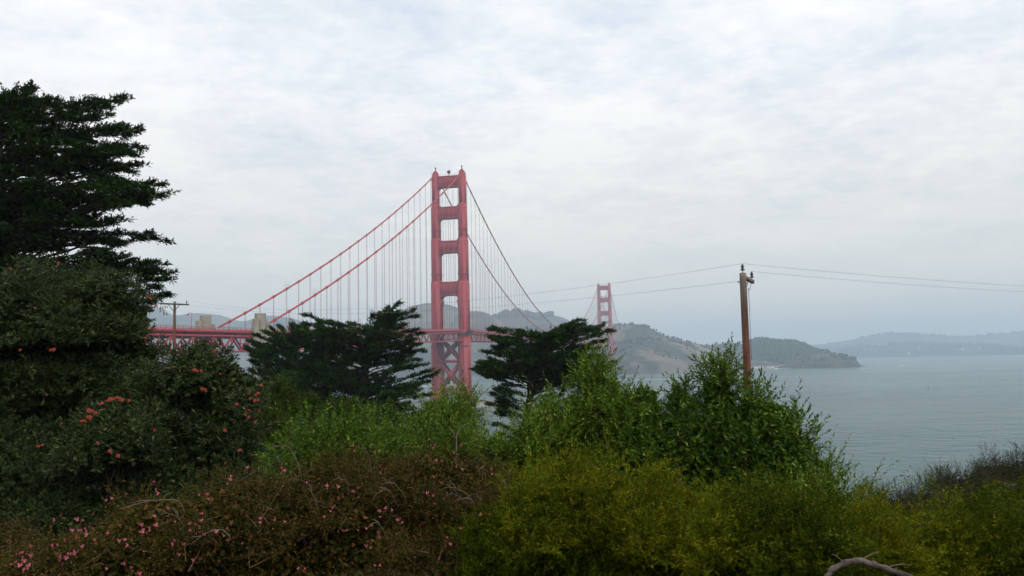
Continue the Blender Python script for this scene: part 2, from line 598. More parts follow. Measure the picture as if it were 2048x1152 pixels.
def hill(name, pts, wf, wb, mat, nu=150, nv=60, rough=0.10, seed=0, power=1.0, cliff=0.0, texs=1 / 260.0):
    """a hill mass: ridge through the given points, real slopes wf metres to the shore in front and wb behind"""
    pts = np.array(pts, float)
    R = np.array([at(*p) for p in pts])
    d = np.concatenate([[0], np.cumsum(np.hypot(np.diff(R[:, 0]), np.diff(R[:, 1])))])
    u = np.linspace(0, d[-1], nu)
    # smooth interpolation of the ridge
    def ci(c):
        g = np.gradient(c, d)
        i = np.clip(np.searchsorted(d, u) - 1, 0, len(d) - 2)
        h = d[i + 1] - d[i]
        t = (u - d[i]) / h
        return ((1 + 2 * t) * (1 - t) ** 2) * c[i] + t * (1 - t) ** 2 * h * g[i] + t * t * (3 - 2 * t) * c[i + 1] + t * t * (t - 1) * h * g[i + 1]
    rx, ry, rz = ci(R[:, 0]), ci(R[:, 1]), ci(R[:, 2])
    wf = np.interp(u, np.linspace(0, d[-1], len(np.atleast_1d(wf))), np.atleast_1d(wf))
    v = np.concatenate([np.linspace(0, 1, nv), 1 + np.linspace(0, 1, 14)[1:]])
    X = np.repeat(rx[:, None], len(v), 1)
    Y = np.where(v[None] <= 1, ry[:, None] - wf[:, None] * (1 - v[None]), ry[:, None] + wb * (v[None] - 1))
    t = np.where(v <= 1, v, 2 - v)[None]
    prof = np.clip(t, 0, 1) ** power
    if cliff:
        prof = cliff * sstep(0, 0.05, t) + (1 - cliff) * prof
    n1 = fbm(X * texs + seed, Y * texs + seed * 2, 5)
    gul = np.abs(fbm(X * texs * 1.7 + 50 + seed, Y * texs * 0.5 + seed, 4) - 0.5) * 2
    env = np.clip(t * (1 - t) * 4, 0, 1)
    Z = rz[:, None] * prof * (1 + env * ((n1 - 0.5) * 5 * rough - gul * 2.2 * rough))
    Z = Z + rz[:, None] * 0.02 * (fbm(X * texs * 6, Y * texs * 6, 3) - 0.5)
    ends = sstep(0, 0.05, u / d[-1]) * sstep(1, 0.95, u / d[-1])
    Z = np.where(t <= 0.001, -5.0, Z * (0.25 + 0.75 * ends[:, None]) )
    X = X + (fbm(Y * texs * 3, X * texs * 3 + 9, 3) - 0.5) * 30
    a = Acc()
    n, m = X.shape
    idx = np.arange(n * m).reshape(n, m)
    a.add(np.stack([X, Y, Z], -1), np.stack([idx[:-1, :-1], idx[1:, :-1], idx[1:, 1:], idx[:-1, 1:]], -1))
    o = a.build(name, mat, smooth=True, kind='structure')
    return X, Y, Z


hill('far_ridge', [(120, 640, 4300), (240, 596, 4300), (310, 611, 4300), (345, 629, 4300), (395, 626, 4300), (440, 631, 4300),
                   (485, 642, 4300), (535, 631, 4300), (575, 635, 4300), (620, 646, 4300), (680, 655, 4300), (760, 648, 4300), (850, 650, 4300)],
     1400, 600, MAT['hill_far'], seed=1, rough=0.08)
H2 = hill('round_hill', [(600, 690, 3300), (700, 668, 3300), (760, 650, 3300), (795, 630, 3300), (815, 616, 3300), (840, 608, 3300), (870, 606, 3300), (900, 610, 3300),
                    (930, 620, 3300), (965, 634, 3300), (1010, 655, 3300), (1070, 690, 3300)],
     [1000, 1050, 1050, 900], 500, MAT['hill_far'], seed=4, rough=0.09, power=0.75)
hill('dry_hill', [(890, 650, 3050), (920, 628, 3050), (945, 622, 3050), (965, 624, 3050), (985, 634, 3050), (1005, 648, 3050), (1040, 664, 3050), (1090, 682, 3050)],
     [780, 780], 400, MAT['hill'], seed=8, rough=0.10, power=0.8)
H3 = hill('wooded_ridge', [(960, 660, 3800), (1000, 634, 3800), (1030, 628, 3800), (1060, 633, 3800), (1085, 635, 3800), (1103, 630, 3800), (1120, 633, 3800),
                           (1145, 643, 3800), (1175, 652, 3800), (1230, 660, 3800), (1300, 680, 3800)],
          900, 500, MAT['hill_far'], seed=12, rough=0.08)
hill('middle_hill', [(960, 690, 2850), (1020, 663, 2850), (1060, 651, 2850), (1100, 648, 2850), (1140, 651, 2850), (1190, 656, 2850), (1240, 668, 2850)],
     [600, 640], 400, MAT['hill'], seed=15, rough=0.10, power=0.7, cliff=0.15)
H5 = hill('headland', [(1150, 690, 2560), (1195, 662, 2560), (1222, 653, 2560), (1248, 648, 2560), (1275, 650, 2560), (1293, 656, 2560), (1312, 667, 2570), (1345, 677, 2590),
                       (1385, 685, 2620), (1412, 690, 2640), (1442, 687, 2660), (1470, 686, 2680), (1500, 693, 2700), (1560, 708, 2700), (1620, 722, 2700)],
          [500, 570, 480, 380, 400, 400], 500, MAT['cliff'], nu=220, seed=21, rough=0.13, power=0.85, cliff=0.12, texs=1 / 170.0)
hill('shore_bluff', [(1205, 738, 2190), (1222, 722, 2190), (1240, 712, 2190), (1262, 716, 2190), (1280, 724, 2190), (1300, 738, 2190), (1320, 745, 2190)],
     190, 200, MAT['cliff'], nu=80, nv=40, seed=25, rough=0.15, power=0.5, cliff=0.4, texs=1 / 60.0)
H6 = hill('wooded_point', [(1455, 712, 2620), (1485, 694, 2620), (1508, 683, 2620), (1530, 682, 2620), (1560, 686, 2620), (1590, 689, 2620), (1608, 695, 2620), (1625, 706, 2620), (1650, 724, 2620)],
          330, 300, MAT['hill_wood'], seed=31, rough=0.08, power=0.75, texs=1 / 150.0)
H7 = hill('low_point', [(1500, 733, 2330), (1550, 724, 2330), (1590, 714, 2330), (1620, 710, 2330), (1650, 708, 2330), (1672, 709, 2330), (1690, 714, 2340), (1702, 722, 2350), (1712, 728, 2350)],
          [60, 95, 110, 60], 160, MAT['cliff'], nu=120, nv=40, seed=36, rough=0.10, power=0.6, cliff=0.3, texs=1 / 60.0)
H8 = hill('bay_shore_hill', [(1560, 706, 5900), (1640, 700, 5900), (1700, 693, 5900), (1780, 688, 5900), (1850, 690, 5800), (1900, 690, 5700), (1960, 690, 5600), (2030, 697, 5500), (2120, 690, 5400), (2260, 690, 5300)],
          380, 400, MAT['hill_wood'], nu=200, seed=41, rough=0.12, power=0.6)
H9 = hill('far_bay_hill', [(1540, 705, 7000), (1600, 693, 7000), (1650, 687, 7000), (1700, 680, 7000), (1745, 671, 7000), (1785, 666, 7000), (1825, 665, 7000), (1862, 670, 7000), (1905, 671, 7000), (1950, 671, 7000),
                      (2000, 668, 7000), (2050, 664, 7000), (2150, 660, 7000), (2300, 680, 7000)],
          900, 500, MAT['hill_far'], nu=200, seed=47, rough=0.10)


def crowns(name, pts, label, cat, hmin, hmax, parent_mat='farwood'):
    """a far wood that reads as one mass: many small uneven crowns"""
    a = Acc()
    r = np.random.default_rng(len(pts))
    b = bmesh.new()
    bmesh.ops.create_icosphere(b, subdivisions=1, radius=1.0)
    bv = np.array([v.co[:] for v in b.verts]); bt = np.array([[v.index for v in f.verts] for f in b.faces])
    b.free()
    for p in pts:
        h = r.uniform(hmin, hmax)
        w = h * r.uniform(0.30, 0.62)
        v = bv * (1 + r.normal(0, 0.16, (len(bv), 1))) * np.array([w, w, h * 0.6]) + p + np.array([0, 0, h * 0.45])
        a.add(v, None, bt)
    o = a.build(name, MAT[parent_mat], smooth=False, kind='stuff', label=label, category=cat)
    return o


def on_hill(H, n, umin, umax, vmin, vmax, seed, thr=None, sc=0.01):
    X, Y, Z = H
    r = np.random.default_rng(seed)
    i = (r.uniform(umin, umax, n) * (X.shape[0] - 1)).astype(int)
    j = (r.uniform(vmin, vmax, n) * (X.shape[1] - 14)).astype(int)
    P = np.stack([X[i, j], Y[i, j], Z[i, j]], -1)
    P[:, :2] += r.uniform(-7, 7, (n, 2))
    if thr is not None:
        P = P[fbm(P[:, 0] * sc + 5, P[:, 1] * sc + 5, 3) > thr]
    return P[P[:, 2] > 3]


crowns('ridge_wood', on_hill(H3, 150, 0.06, 0.42, 0.96, 1.0, 1), 'row of trees along the skyline ridge beyond the bridge', 'wood', 16, 34)
crowns('headland_wood', on_hill(H5, 1500, 0.08, 0.7, 0.1, 1.0, 2, 0.50, 0.010), 'patches of dark scrub and trees on the headland', 'wood', 3, 8)
crowns('point_wood', on_hill(H6, 1900, 0.05, 0.93, 0.15, 1.0, 3), 'dense dark wood covering the rounded point', 'wood', 9, 17)
crowns('low_point_scrub', on_hill(H7, 220, 0.2, 0.97, 0.2, 1.0, 4, 0.5, 0.02), 'dark scrub on the low tip of the point', 'scrub', 3, 8)
crowns('bay_shore_wood', on_hill(H8, 1500, 0.05, 0.95, 0.1, 1.0, 5, 0.42, 0.006), 'hazy wooded slope along the far bay shore', 'wood', 12, 26)
crowns('far_skyline_wood', on_hill(H9, 260, 0.15, 0.95, 0.97, 1.0, 6, 0.5, 0.004), 'thin line of trees on the farthest hazy skyline', 'wood', 10, 24)

# ------------------------------------------------------------------ the suspension bridge (local frame: x east, y along the span, z up)
TH = math.atan2(0.2316, 0.9728)
BL = np.array([-60.5, 768.0, 0.0])
bridge = thing('suspension_bridge', 'long red suspension bridge with two portal towers crossing the strait', 'bridge', BL)
bridge.rotation_euler = (0, 0, -TH)
HALF = 13.7


def zdeck(s):
    s = np.asarray(s, float)
    main = 73.8 + 4.0 * (1 - ((s - 640) / 640) ** 2)
    return np.where(s < -360, 62.0 + (s + 360) * 0.012, np.where(s < 0, 73.8 + s * 11.8 / 360, np.where(s > 1280, 73.8 - (s - 1280) * 0.012, main)))


def zcable(s):
    s = np.asarray(s, float)
    main = 84 + (228.5 - 84) * ((s - 640) / 640) ** 2
    t = -s / 360
    left = 228.5 + (64.0 - 228.5) * t - 4 * 9.5 * t * (1 - t)
    t2 = (s - 1280) / 360
    right = 228.5 + (74 - 228.5) * t2 - 4 * 9.5 * t2 * (1 - t2)
    return np.where(s < 0, left, np.where(s > 1280, right, main))


def notch(w, l, k1, k2):
    """half section of a stepped tower leg: rectangle with two setbacks at each corner"""
    q = [(w, l - 2 * k2), (w - k1, l - 2 * k2), (w - k1, l - k2), (w - 2 * k1, l - k2), (w - 2 * k1, l)]
    pts = q + [(-x, y) for x, y in q[::-1]] + [(-x, -y) for x, y in q] + [(x, -y) for x, y in q[::-1]]
    return np.array(pts)


def make_tower(s0):
    t = put('tower', None, bridge, (0, s0, 0))
    secs = [(13, 73, 4.75, 8.0), (73, 121, 4.45, 7.2), (121, 163.5, 4.05, 6.4), (163.5, 197.5, 3.5, 5.6), (197.5, 228, 3.0, 4.8)]
    for sx in (-1, 1):
        a = Acc()
        for z0, z1, w, l in secs:
            off = np.array([sx * (HALF + (4.75 - w) * 0.10), 0])
            a.prism(notch(w, l, 0.75, 1.15) + off, z0, z1, bottom=False)
            a.prism(notch(w * 0.97, l * 0.97, 0.75, 1.15) + off, z1, z1 + 0.9, bottom=False)
        for z0, z1, w, l in secs:                                     # proud vertical pilasters on every face
            ox = sx * (HALF + (4.75 - w) * 0.10)
            for yy in (-(l - 2.3) * 0.62, 0.0, (l - 2.3) * 0.62):
                for s2 in (-1, 1):
                    a.box((ox + s2 * (w + 0.22), yy, (z0 + z1) / 2 - 0.6), (0.5, 1.15, z1 - z0 - 2.4))
            for xx in (-(w - 1.5) * 0.5, (w - 1.5) * 0.5):
                for s2 in (-1, 1):
                    a.box((ox + xx, s2 * (l + 0.22), (z0 + z1) / 2 - 0.6), (0.85, 0.5, z1 - z0 - 2.4))
        for zz in (58.0, 128.0, 172.0):                               # belts round the leg
            w, l = [(w, l) for z0, z1, w, l in secs if z0 <= zz < z1][0]
            a.prism(notch(w + 0.6, l + 0.6, 0.75, 1.15) + np.array([sx * HALF, 0]), zz, zz + 0.9)
        a.prism(notch(5.6, 9.0, 0.9, 1.3) + np.array([sx * HALF, 0]), 9.5, 15.5)
        a.prism(notch(6.3, 9.8, 0.9, 1.3) + np.array([sx * HALF, 0]), 6, 11)
        leg = a.build('leg', MAT['red'], t)
        b = Acc()                                                    # saddle housing and finial
        c = np.array([sx * HALF, 0])
        b.prism(notch(2.4, 3.6, 0.5, 0.7) + c, 228.9, 230.6)
        b.prism(notch(1.5, 2.4, 0.3, 0.5) + c, 230.6, 232.2)
        b.tube([[c[0], 0, 232.2], [c[0], 0, 233.4], [c[0], 0, 234.4]], [0.9, 0.55, 0.35], 8)
        b.build('saddle_housing', MAT['red'], t)
        b = Acc()
        b.tube([[c[0], 0, 234.4], [c[0], 0, 235.0], [c[0], 0, 236.0], [c[0], 0, 236.8]], [0.5, 0.75, 0.7, 0.15], 8)
        b.build('beacon', MAT['dark'], t)
        for e in range(1):
            b = Acc()                                                # hand rail round the leg top
            w, l = 2.9, 4.6
            for px_, py_ in ((w, l), (-w, l), (w, -l), (-w, -l), (0, l), (0, -l)):
                b.bar((c[0] + px_, py_, 228.9), (c[0] + px_, py_, 230.1), 0.12, 0.12)
            for sy in (-1, 1):
                b.bar((c[0] - w, sy * l, 230.1), (c[0] + w, sy * l, 230.1), 0.12, 0.12)
                b.bar((c[0] + sy * w, -l, 230.1), (c[0] + sy * w, l, 230.1), 0.11, 0.11)
            b.build('top_railing', MAT['red'], t)
    # portal struts with rounded openings and vertical ribs
    for zb, zt, wi, r1, r2, ty in ((215, 226.5, HALF - 2.9, 3.0, 0.0, 3.3), (183.6, 195.5, HALF - 3.4, 3.4, 2.6, 3.8),
                                   (149.5, 161.5, HALF - 3.9, 4.0, 2.6, 4.3), (107.5, 121.0, HALF - 4.3, 5.2, 2.0, 4.8)):
        out = []
        def arc(cx, cz, r, a0, a1, n=6):
            return [(cx + r * math.cos(math.radians(q)), cz + r * math.sin(math.radians(q))) for q in np.linspace(a0, a1, n)]
        out += arc(-wi + r1, zb - r1, r1, 180, 90) + arc(wi - r1, zb - r1, r1, 90, 0)
        out += [(wi + 0.5, zb - r1), (wi + 0.5, zt + r2)]
        if r2:
            out += arc(wi - r2, zt + r2, r2, 0, -90)[0:] + arc(-wi + r2, zt + r2, r2, -90, -180)
        out += [(-wi - 0.5, zt + r2), (-wi - 0.5, zb - r1)]
        bm = bmesh.new()
        vs = [bm.verts.new((x, -ty, z)) for x, z in out]
        bm.faces.new(vs)
        r = bmesh.ops.extrude_face_region(bm, geom=bm.faces[:])
        bmesh.ops.translate(bm, verts=[v for v in r['geom'] if isinstance(v, bmesh.types.BMVert)], vec=(0, 2 * ty, 0))
        bmesh.ops.recalc_face_normals(bm, faces=bm.faces[:])
        me = bpy.data.meshes.new('strut')
        bm.to_mesh(me)
        bm.free()
        me.materials.append(MAT['red'])
        st = put('strut', me, t)
        a = Acc()
        n = 13
        for sy in (-1, 1):
            for i in range(n):
                x = (i - (n - 1) / 2) * (2 * wi - 2.6) / (n - 1)
                a.box((x, sy * (ty + 0.18), (zb + zt) / 2), (0.55, 0.42, zt - zb - 3.2))
            a.box((0, sy * (ty + 0.22), zb + 0.75), (2 * wi - 0.6, 0.5, 0.7))
            a.box((0, sy * (ty + 0.22), zt - 0.75), (2 * wi - 0.6, 0.5, 0.7))
        # the ribs belong to the strut's own face
        rb = a.mesh('ribs', MAT['red'])
        bm = bmesh.new(); bm.from_mesh(me); bm.from_mesh(rb); bm.to_mesh(me); bm.free()
        bpy.data.meshes.remove(rb)
    # stepped corbels under the lowest strut
    for sx in (-1, 1):
        a = Acc()
        x0 = sx * (HALF - 4.3)
        for k, (dx, z0) in enumerate(((0.55, 93.0), (0.95, 97.0), (1.5, 100.0))):
            a.box((x0 - sx * dx / 2, 0, (z0 + 103.5) / 2), (dx, 8.6 - 0.3 * k, 103.5 - z0))
        a.build('corbel', MAT['red'], t)
    # cross braces below the deck
    xi = HALF - 4.6
    for zt, zb in ((64.5, 45.2), (42.0, 18.4)):
        for yy in (-4.2, 4.2):
            for sx in (-1, 1):
                a = Acc()
                a.bar((sx * (xi + 0.4), yy + 0.05 * sx, zb), (-sx * (xi + 0.4), yy + 0.05 * sx, zt), 1.5 + 0.03 * sx, 2.7)
                a.build('cross_brace', MAT['red'], t)
            zc = (zt + zb) / 2
            a = Acc()
            a.prism(np.array([(-2.6, -2.0), (-1.6, -3.2), (1.6, -3.2), (2.6, -2.0), (2.6, 2.0), (1.6, 3.2), (-1.6, 3.2), (-2.6, 2.0)]), -0.85, 0.85)
            V = a.V[0]
            a.V[0] = np.stack([V[:, 0], V[:, 2] + yy, V[:, 1] + zc], -1)
            a.build('gusset_plate', MAT['red'], t)
    for z0, z1 in ((42.2, 45.0), (15.6, 18.2)):
        a = Acc()
        a.box((0, 0, (z0 + z1) / 2), (2 * xi + 0.8, 10.6, z1 - z0))
        a.build('lower_strut', MAT['red'], t)
    return t


T1 = make_tower(0.0)
T2 = make_tower(1280.0)
# radar dome and mast on the near tower top, staging where the deck passes the near leg
a = Acc()
b = bmesh.new(); bmesh.ops.create_uvsphere(b, u_segments=14, v_segments=8, radius=1.9)
bv = np.array([v.co[:] for v in b.verts]); 
for f in b.faces:
    pass
bt = []
for f in b.faces:
    ix = [v.index for v in f.verts]
    for k in range(1, len(ix) - 1):
        bt.append((ix[0], ix[k], ix[k + 1]))
b.free()
a.add(bv * np.array([1, 0.6, 1]) + np.array([0.5, -1, 230.6]), None, bt)
a.tube([[0.5, -1, 226.5], [0.5, -1, 229]], 0.35, 8)
a.build('radar_dish', MAT['dark'], T1, smooth=True)
a = Acc()
for x in np.arange(-9.6, 9.7, 2.4):
    a.bar((x, -3.1, 226.5), (x, -3.1, 227.8), 0.12, 0.12)
a.bar((-10, -3.1, 227.8), (10, -3.1, 227.8), 0.14, 0.14)
a.build('catwalk_railing', MAT['red'], T1)
a = Acc()
a.box((HALF + 5.2, -1.5, 70.4), (3.2, 16.5, 0.5))
a.box((HALF + 5.2, -1.5, 72.6), (3.0, 16.0, 0.3))
a.box((HALF - 0.5, -9.3, 70.4), (9, 1.8, 0.5))
for yy in np.arange(-9, 7, 2.2):
    a.bar((HALF + 6.5, yy, 70.4), (HALF + 6.5, yy, 74.2), 0.2, 0.2)
    a.bar((HALF + 6.5, yy, 70.4), (HALF + 6.5, yy + 2.0, 73.8), 0.15, 0.15)
a.build('work_platform', MAT['dark'], T1)


def ellipse_ring(a, ax, ay, tx, z0, z1, n=56):
    th = np.arange(n) / n * 2 * np.pi
    def sup(rx, ry):
        c, s = np.cos(th), np.sin(th)
        return np.stack([rx * np.sign(c) * np.abs(c) ** 0.8, ry * np.sign(s) * np.abs(s) ** 0.8], -1)
    o, i = sup(ax, ay), sup(ax - tx, ay - tx)
    V = [np.c_[o, np.full(n, z0)], np.c_[o, np.full(n, z1)], np.c_[i, np.full(n, z1)], np.c_[i, np.full(n, z0)]]
    q = []
    for k in range(3):
        for j in range(n):
            q.append((k * n + j, k * n + (j + 1) % n, (k + 1) * n + (j + 1) % n, (k + 1) * n + j))
    a.add(np.concatenate(V), q)


a = Acc()
ellipse_ring(a, 47, 24, 5.5, -4, 4.2)
a.build('fender_wall', MAT['pier'], T1, smooth=False)
for T in (T1, T2):
    a = Acc()
    a.prism(notch(25, 14, 1.5, 1.5), -4, 3.6)
    a.prism(notch(23, 12, 1.5, 1.5), 3.6, 6.2)
    a.build('pier', MAT['pier'], T)

# main cables with their bands
for sx in (-1, 1):
    a = Acc()
    s = np.concatenate([np.linspace(-360, 0, 46), np.linspace(0, 1280, 90)[1:], np.linspace(1280, 1623, 24)[1:]])
    a.tube(np.stack([np.full(len(s), sx * HALF), s, zcable(s) + 1.0], -1), 0.56, 8)
    c = a.build('main_cable', MAT['cable'], bridge, smooth=True)
    bands = Acc()
    for sv in np.arange(-350.5, 1600, 15.24):
        if abs(sv) < 6 or abs(sv - 1280) < 6:
            continue
        p0 = np.array([sx * HALF, sv - 0.8, float(zcable(sv - 0.8)) + 1.0]); p1 = np.array([sx * HALF, sv + 0.8, float(zcable(sv + 0.8)) + 1.0])
        bands.tube([p0, p1], 0.86, 8)
    bands.build('cable_bands', MAT['cable'], c, kind='stuff')

# suspender ropes: one unit rope, scaled
a = Acc()
for dx in (-0.19, 0.19):
    a.tube([[dx, 0, 0], [dx, 0, 1]], 0.085, 5, cap=False)
rope = a.mesh('suspender', MAT['rope'])
for sv in np.arange(-350.5, 1600, 15.24):
    for sx in (-1, 1):
        z0, z1 = float(zdeck(sv)) - 0.5, float(zcable(sv)) + 0.4
        if z1 - z0 < 1.5 or abs(sv) < 6 or abs(sv - 1280) < 6 or sv > 1420:
            continue
        o = put('suspender', rope, bridge, (sx * HALF, float(sv), z0))
        o.scale = (1, 1, z1 - z0)


def sweep(a, x, zoff, w, h, s0, s1, step=15.24):
    s = np.arange(s0, s1 + step * 0.5, step)
    s[-1] = s1
    z = zdeck(s) + zoff
    k = len(s)
    V = []
    for dx, dz in ((-w / 2, -h / 2), (w / 2, -h / 2), (w / 2, h / 2), (-w / 2, h / 2)):
        V.append(np.stack([np.full(k, x + dx), s, z + dz], -1))
    q = [(c * k + i, ((c + 1) % 4) * k + i, ((c + 1) % 4) * k + i + 1, c * k + i + 1) for c in range(4) for i in range(k - 1)]
    q += [(0, k, 2 * k, 3 * k), (k - 1, 4 * k - 1, 3 * k - 1, 2 * k - 1)]
    a.add(np.concatenate(V), q)


S0, S1 = -520.0, 1623.0
a = Acc(); sweep(a, 0, -0.35, 25.6, 0.5, S0, S1); a.build('roadway', MAT['asphalt'], bridge)
for sx in (-1, 1):
    x = sx * HALF
    a = Acc(); sweep(a, x + sx * 0.3, -0.75, 1.3, 1.5, S0, S1); a.build('deck_edge_girder', MAT['red'], bridge)
    a = Acc(); sweep(a, x, -2.9, 1.15, 1.0, S0, S1); a.build('top_chord', MAT['red'], bridge)
    a = Acc(); sweep(a, x, -10.4, 1.15, 1.0, S0, S1); a.build('bottom_chord', MAT['red'], bridge)
    a = Acc()
    sweep(a, x + sx * 0.75, 1.28, 0.14, 0.16, S0, S1)
    sweep(a, x + sx * 0.75, 0.25, 0.12, 0.14, S0, S1)
    for sv in np.arange(S0, 700, 1.27):
        z = float(zdeck(sv))
        w = 0.22 if int(round((sv - S0) / 1.27)) % 3 == 0 else 0.11
        a.box((x + sx * 0.75, sv, z + 0.62), (w, w, 1.3))
    a.build('railing', MAT['red'], bridge, kind='stuff')
# web members, near side one by one, the rest as a mass
P = 7.62


def diag(up_):
    a = Acc()
    a.bar((0, 0, -10.0 if up_ else -3.3), (0, P, -3.3 if up_ else -10.0), 0.75, 0.62)
    return a.mesh('truss_diagonal', MAT['red'])


dmesh = [diag(True), diag(False)]
a = Acc(); a.bar((0, 0, -10.0), (0, 0, -3.3), 0.6, 0.5); vmesh = a.mesh('truss_post', MAT['red'])
a = Acc(); a.bar((0, 0, -2.6), (0, 0, -1.2), 0.6, 0.5); smesh = a.mesh('deck_stub', MAT['red'])
n_near = 0
for i in range(int((S1 - S0) / P)):
    s = S0 + i * P
    if s < 640:
        put('truss_diagonal', dmesh[i % 2], bridge, (HALF, s, float(zdeck(s + P / 2))))
        n_near += 1
        if s < -360:
            put('truss_post', vmesh, bridge, (HALF, s, float(zdeck(s))))
            put('deck_stub', smesh, bridge, (HALF, s, float(zdeck(s))))
a = Acc()
for i in range(int((S1 - S0) / P)):
    s = S0 + i * P
    z = float(zdeck(s + P / 2))
    for sx in (-1, 1):
        if sx == 1 and s < 640:
            continue
        u = i % 2 == 0
        a.bar((sx * HALF, s, z + (-10 if u else -3.3)), (sx * HALF, s + P, z + (-3.3 if u else -10)), 0.75, 0.62)
    a.bar((-HALF, s, z - 2.0), (HALF, s, z - 2.0), 0.45, 1.9)          # floor beams
    u = 1 if i % 2 else -1
    a.bar((-u * HALF, s, z - 10.4), (u * HALF, s + P, z - 10.4), 0.5, 0.5)   # bottom laterals
a.build('truss_web', MAT['red'], bridge, kind='stuff')

# concrete pylons: stepped blocks either side of the roadway
for s0, ztop, zb in ((-368, 0, 0), (1630, 0, 0)):
    for sx in (-1, 1):
        a = Acc()
        zd = float(zdeck(s0))
        a.box((sx * (HALF + 2.6), s0, (zd + 4.6) / 2), (5.2, 8.6, zd + 4.6))
        a.box((sx * (HALF + 2.3), s0 - 0.6, (zd + 9.0) / 2), (3.8, 4.6, zd + 9.0 - 0.01))
        a.box((sx * (HALF + 2.9), s0 + 5.2, (zd + 2.6) / 2), (4.0, 2.6, zd + 2.6))
        a.box((sx * (HALF + 2.9), s0 - 5.2, (zd + 6.0) / 2), (2.8, 2.2, zd + 6.0))
        a.box((sx * (HALF + 5.3), s0 - 0.3, zd + 2.6), (0.4, 1.6, 6.5))
        a.build('pylon', MAT['concrete'], bridge)
a = Acc()
for x in (-11, 11):
    a.box((x, -455, 30), (4, 5, 42))
a.build('approach_column', MAT['pier'], bridge)

# white wire cages round two cable bands
for sx, sv in ((-1, -350.5 + 4 * 15.24), (1, -350.5 + 3 * 15.24)):
    a = Acc()
    z = float(zcable(sv)) + 1.8
    for k in range(8):
        c, s = math.cos(k * math.pi / 4), math.sin(k * math.pi / 4)
        a.tube([[c * 0.8, s * 0.8, 0], [c * 1.7, s * 1.7, 1.6], [c * 1.9, s * 1.9, 3.4]], 0.07, 4)
    for zz, rr in ((1.6, 1.7), (3.4, 1.9), (2.5, 1.8)):
        th = np.linspace(0, 2 * np.pi, 13)
        a.tube(np.stack([rr * np.cos(th), rr * np.sin(th), np.full(13, zz)], -1), 0.06, 4, cap=False)
    o = a.build('wire_cage', MAT['white'], bridge)
    o.location = (sx * HALF, sv, z)

# roadway lamps: post with a curved arm and a lantern
def lamp_meshes():
    a = Acc()
    a.tube([[0, 0, 0], [0, 0, 1.2], [0, 0, 1.3], [0, 0, 7.0]], [0.22, 0.2, 0.13, 0.10], 8)
    post = a.mesh('post', MAT['lampred'], True)
    a = Acc()
    th = np.linspace(0, math.pi * 0.95, 9)
    a.tube(np.stack([0.9 - 0.9 * np.cos(th), 0 * th, 7.0 + 0.75 * np.sin(th)], -1), 0.09, 6)
    arm = a.mesh('curved_arm', MAT['lampred'], True)
    a = Acc()
    a.prism([(1.45, -0.3), (2.2, -0.3), (2.35, 0), (2.2, 0.3), (1.45, 0.3), (1.3, 0)], 6.55, 7.05)
    head = a.mesh('lantern', MAT['lampred'])
    return post, arm, head


lm = lamp_meshes()
ORD = 'first second third fourth fifth sixth seventh eighth ninth tenth eleventh twelfth thirteenth fourteenth'.split()
cnt = {}
for s in np.arange(-421, 330, 45.72):
    for sx in (-1, 1):
        if abs(s + 368) < 11 or abs(s) < 9:
            continue
        zz = float(zdeck(s))
        lx, ly = sx * (HALF - 0.6), float(s)
        wx = BL[0] + lx * math.cos(TH) + ly * math.sin(TH)
        wy = BL[1] - lx * math.sin(TH) + ly * math.cos(TH)
        zone = 'before the concrete pylons' if s < -368 else ('between pylons and near tower' if s < 0 else 'beyond the near tower')
        row = 'near' if sx > 0 else 'far'
        cnt[zone, row] = cnt.get((zone, row), 0) + 1
        lab = '%s red street lamp %s, %s side of roadway' % (ORD[cnt[zone, row] - 1], zone, row)
        L = thing('street_lamp', lab, 'street lamp', (wx, wy, zz - 0.1), 'lamps along the bridge roadway', -TH + (0 if sx < 0 else math.pi))
        put('post', lm[0], L); put('curved_arm', lm[1], L); put('lantern', lm[2], L)

# ------------------------------------------------------------------ far houses, boats
def house(px, py, Y, w, d, h, label, group, z=None):
    p = at(px, py, Y)
    t = thing('house', label, 'house', (p[0], p[1], p[2]), group, random.uniform(-0.4, 0.4))
    a = Acc(); a.box((0, 0, h / 2 - 6), (w, d, h + 12)); wl_ = a.build('wall', MAT['house'], t)
    a = Acc()
    a.add([[-w * .55, -d * .58, h], [w * .55, -d * .58, h], [w * .55, d * .58, h], [-w * .55, d * .58, h], [-w * .5, 0, h + d * .3], [w * .5, 0, h + d * .3]],
          [[0, 1, 5, 4], [2, 3, 4, 5], [3, 2, 1, 0]], [[0, 4, 3], [1, 2, 5]])
    a.build('roof', MAT['roof'], t)


def hz_at(H, px):
    return None


def surf_y(H, px, py):
    """depth where the view ray meets a hill surface"""
    X, Y, Z = H
    best = None
    dr = ray(px, py)
    P = CAM[None, None] + dr * (Y / dr[1])[..., None]
    er = np.abs(P[..., 0] - X) / 25 + np.abs(P[..., 2] - Z) / 2.5
    i = np.unravel_index(np.argmin(er[:, :60]), er[:, :60].shape)
    return Y[i]


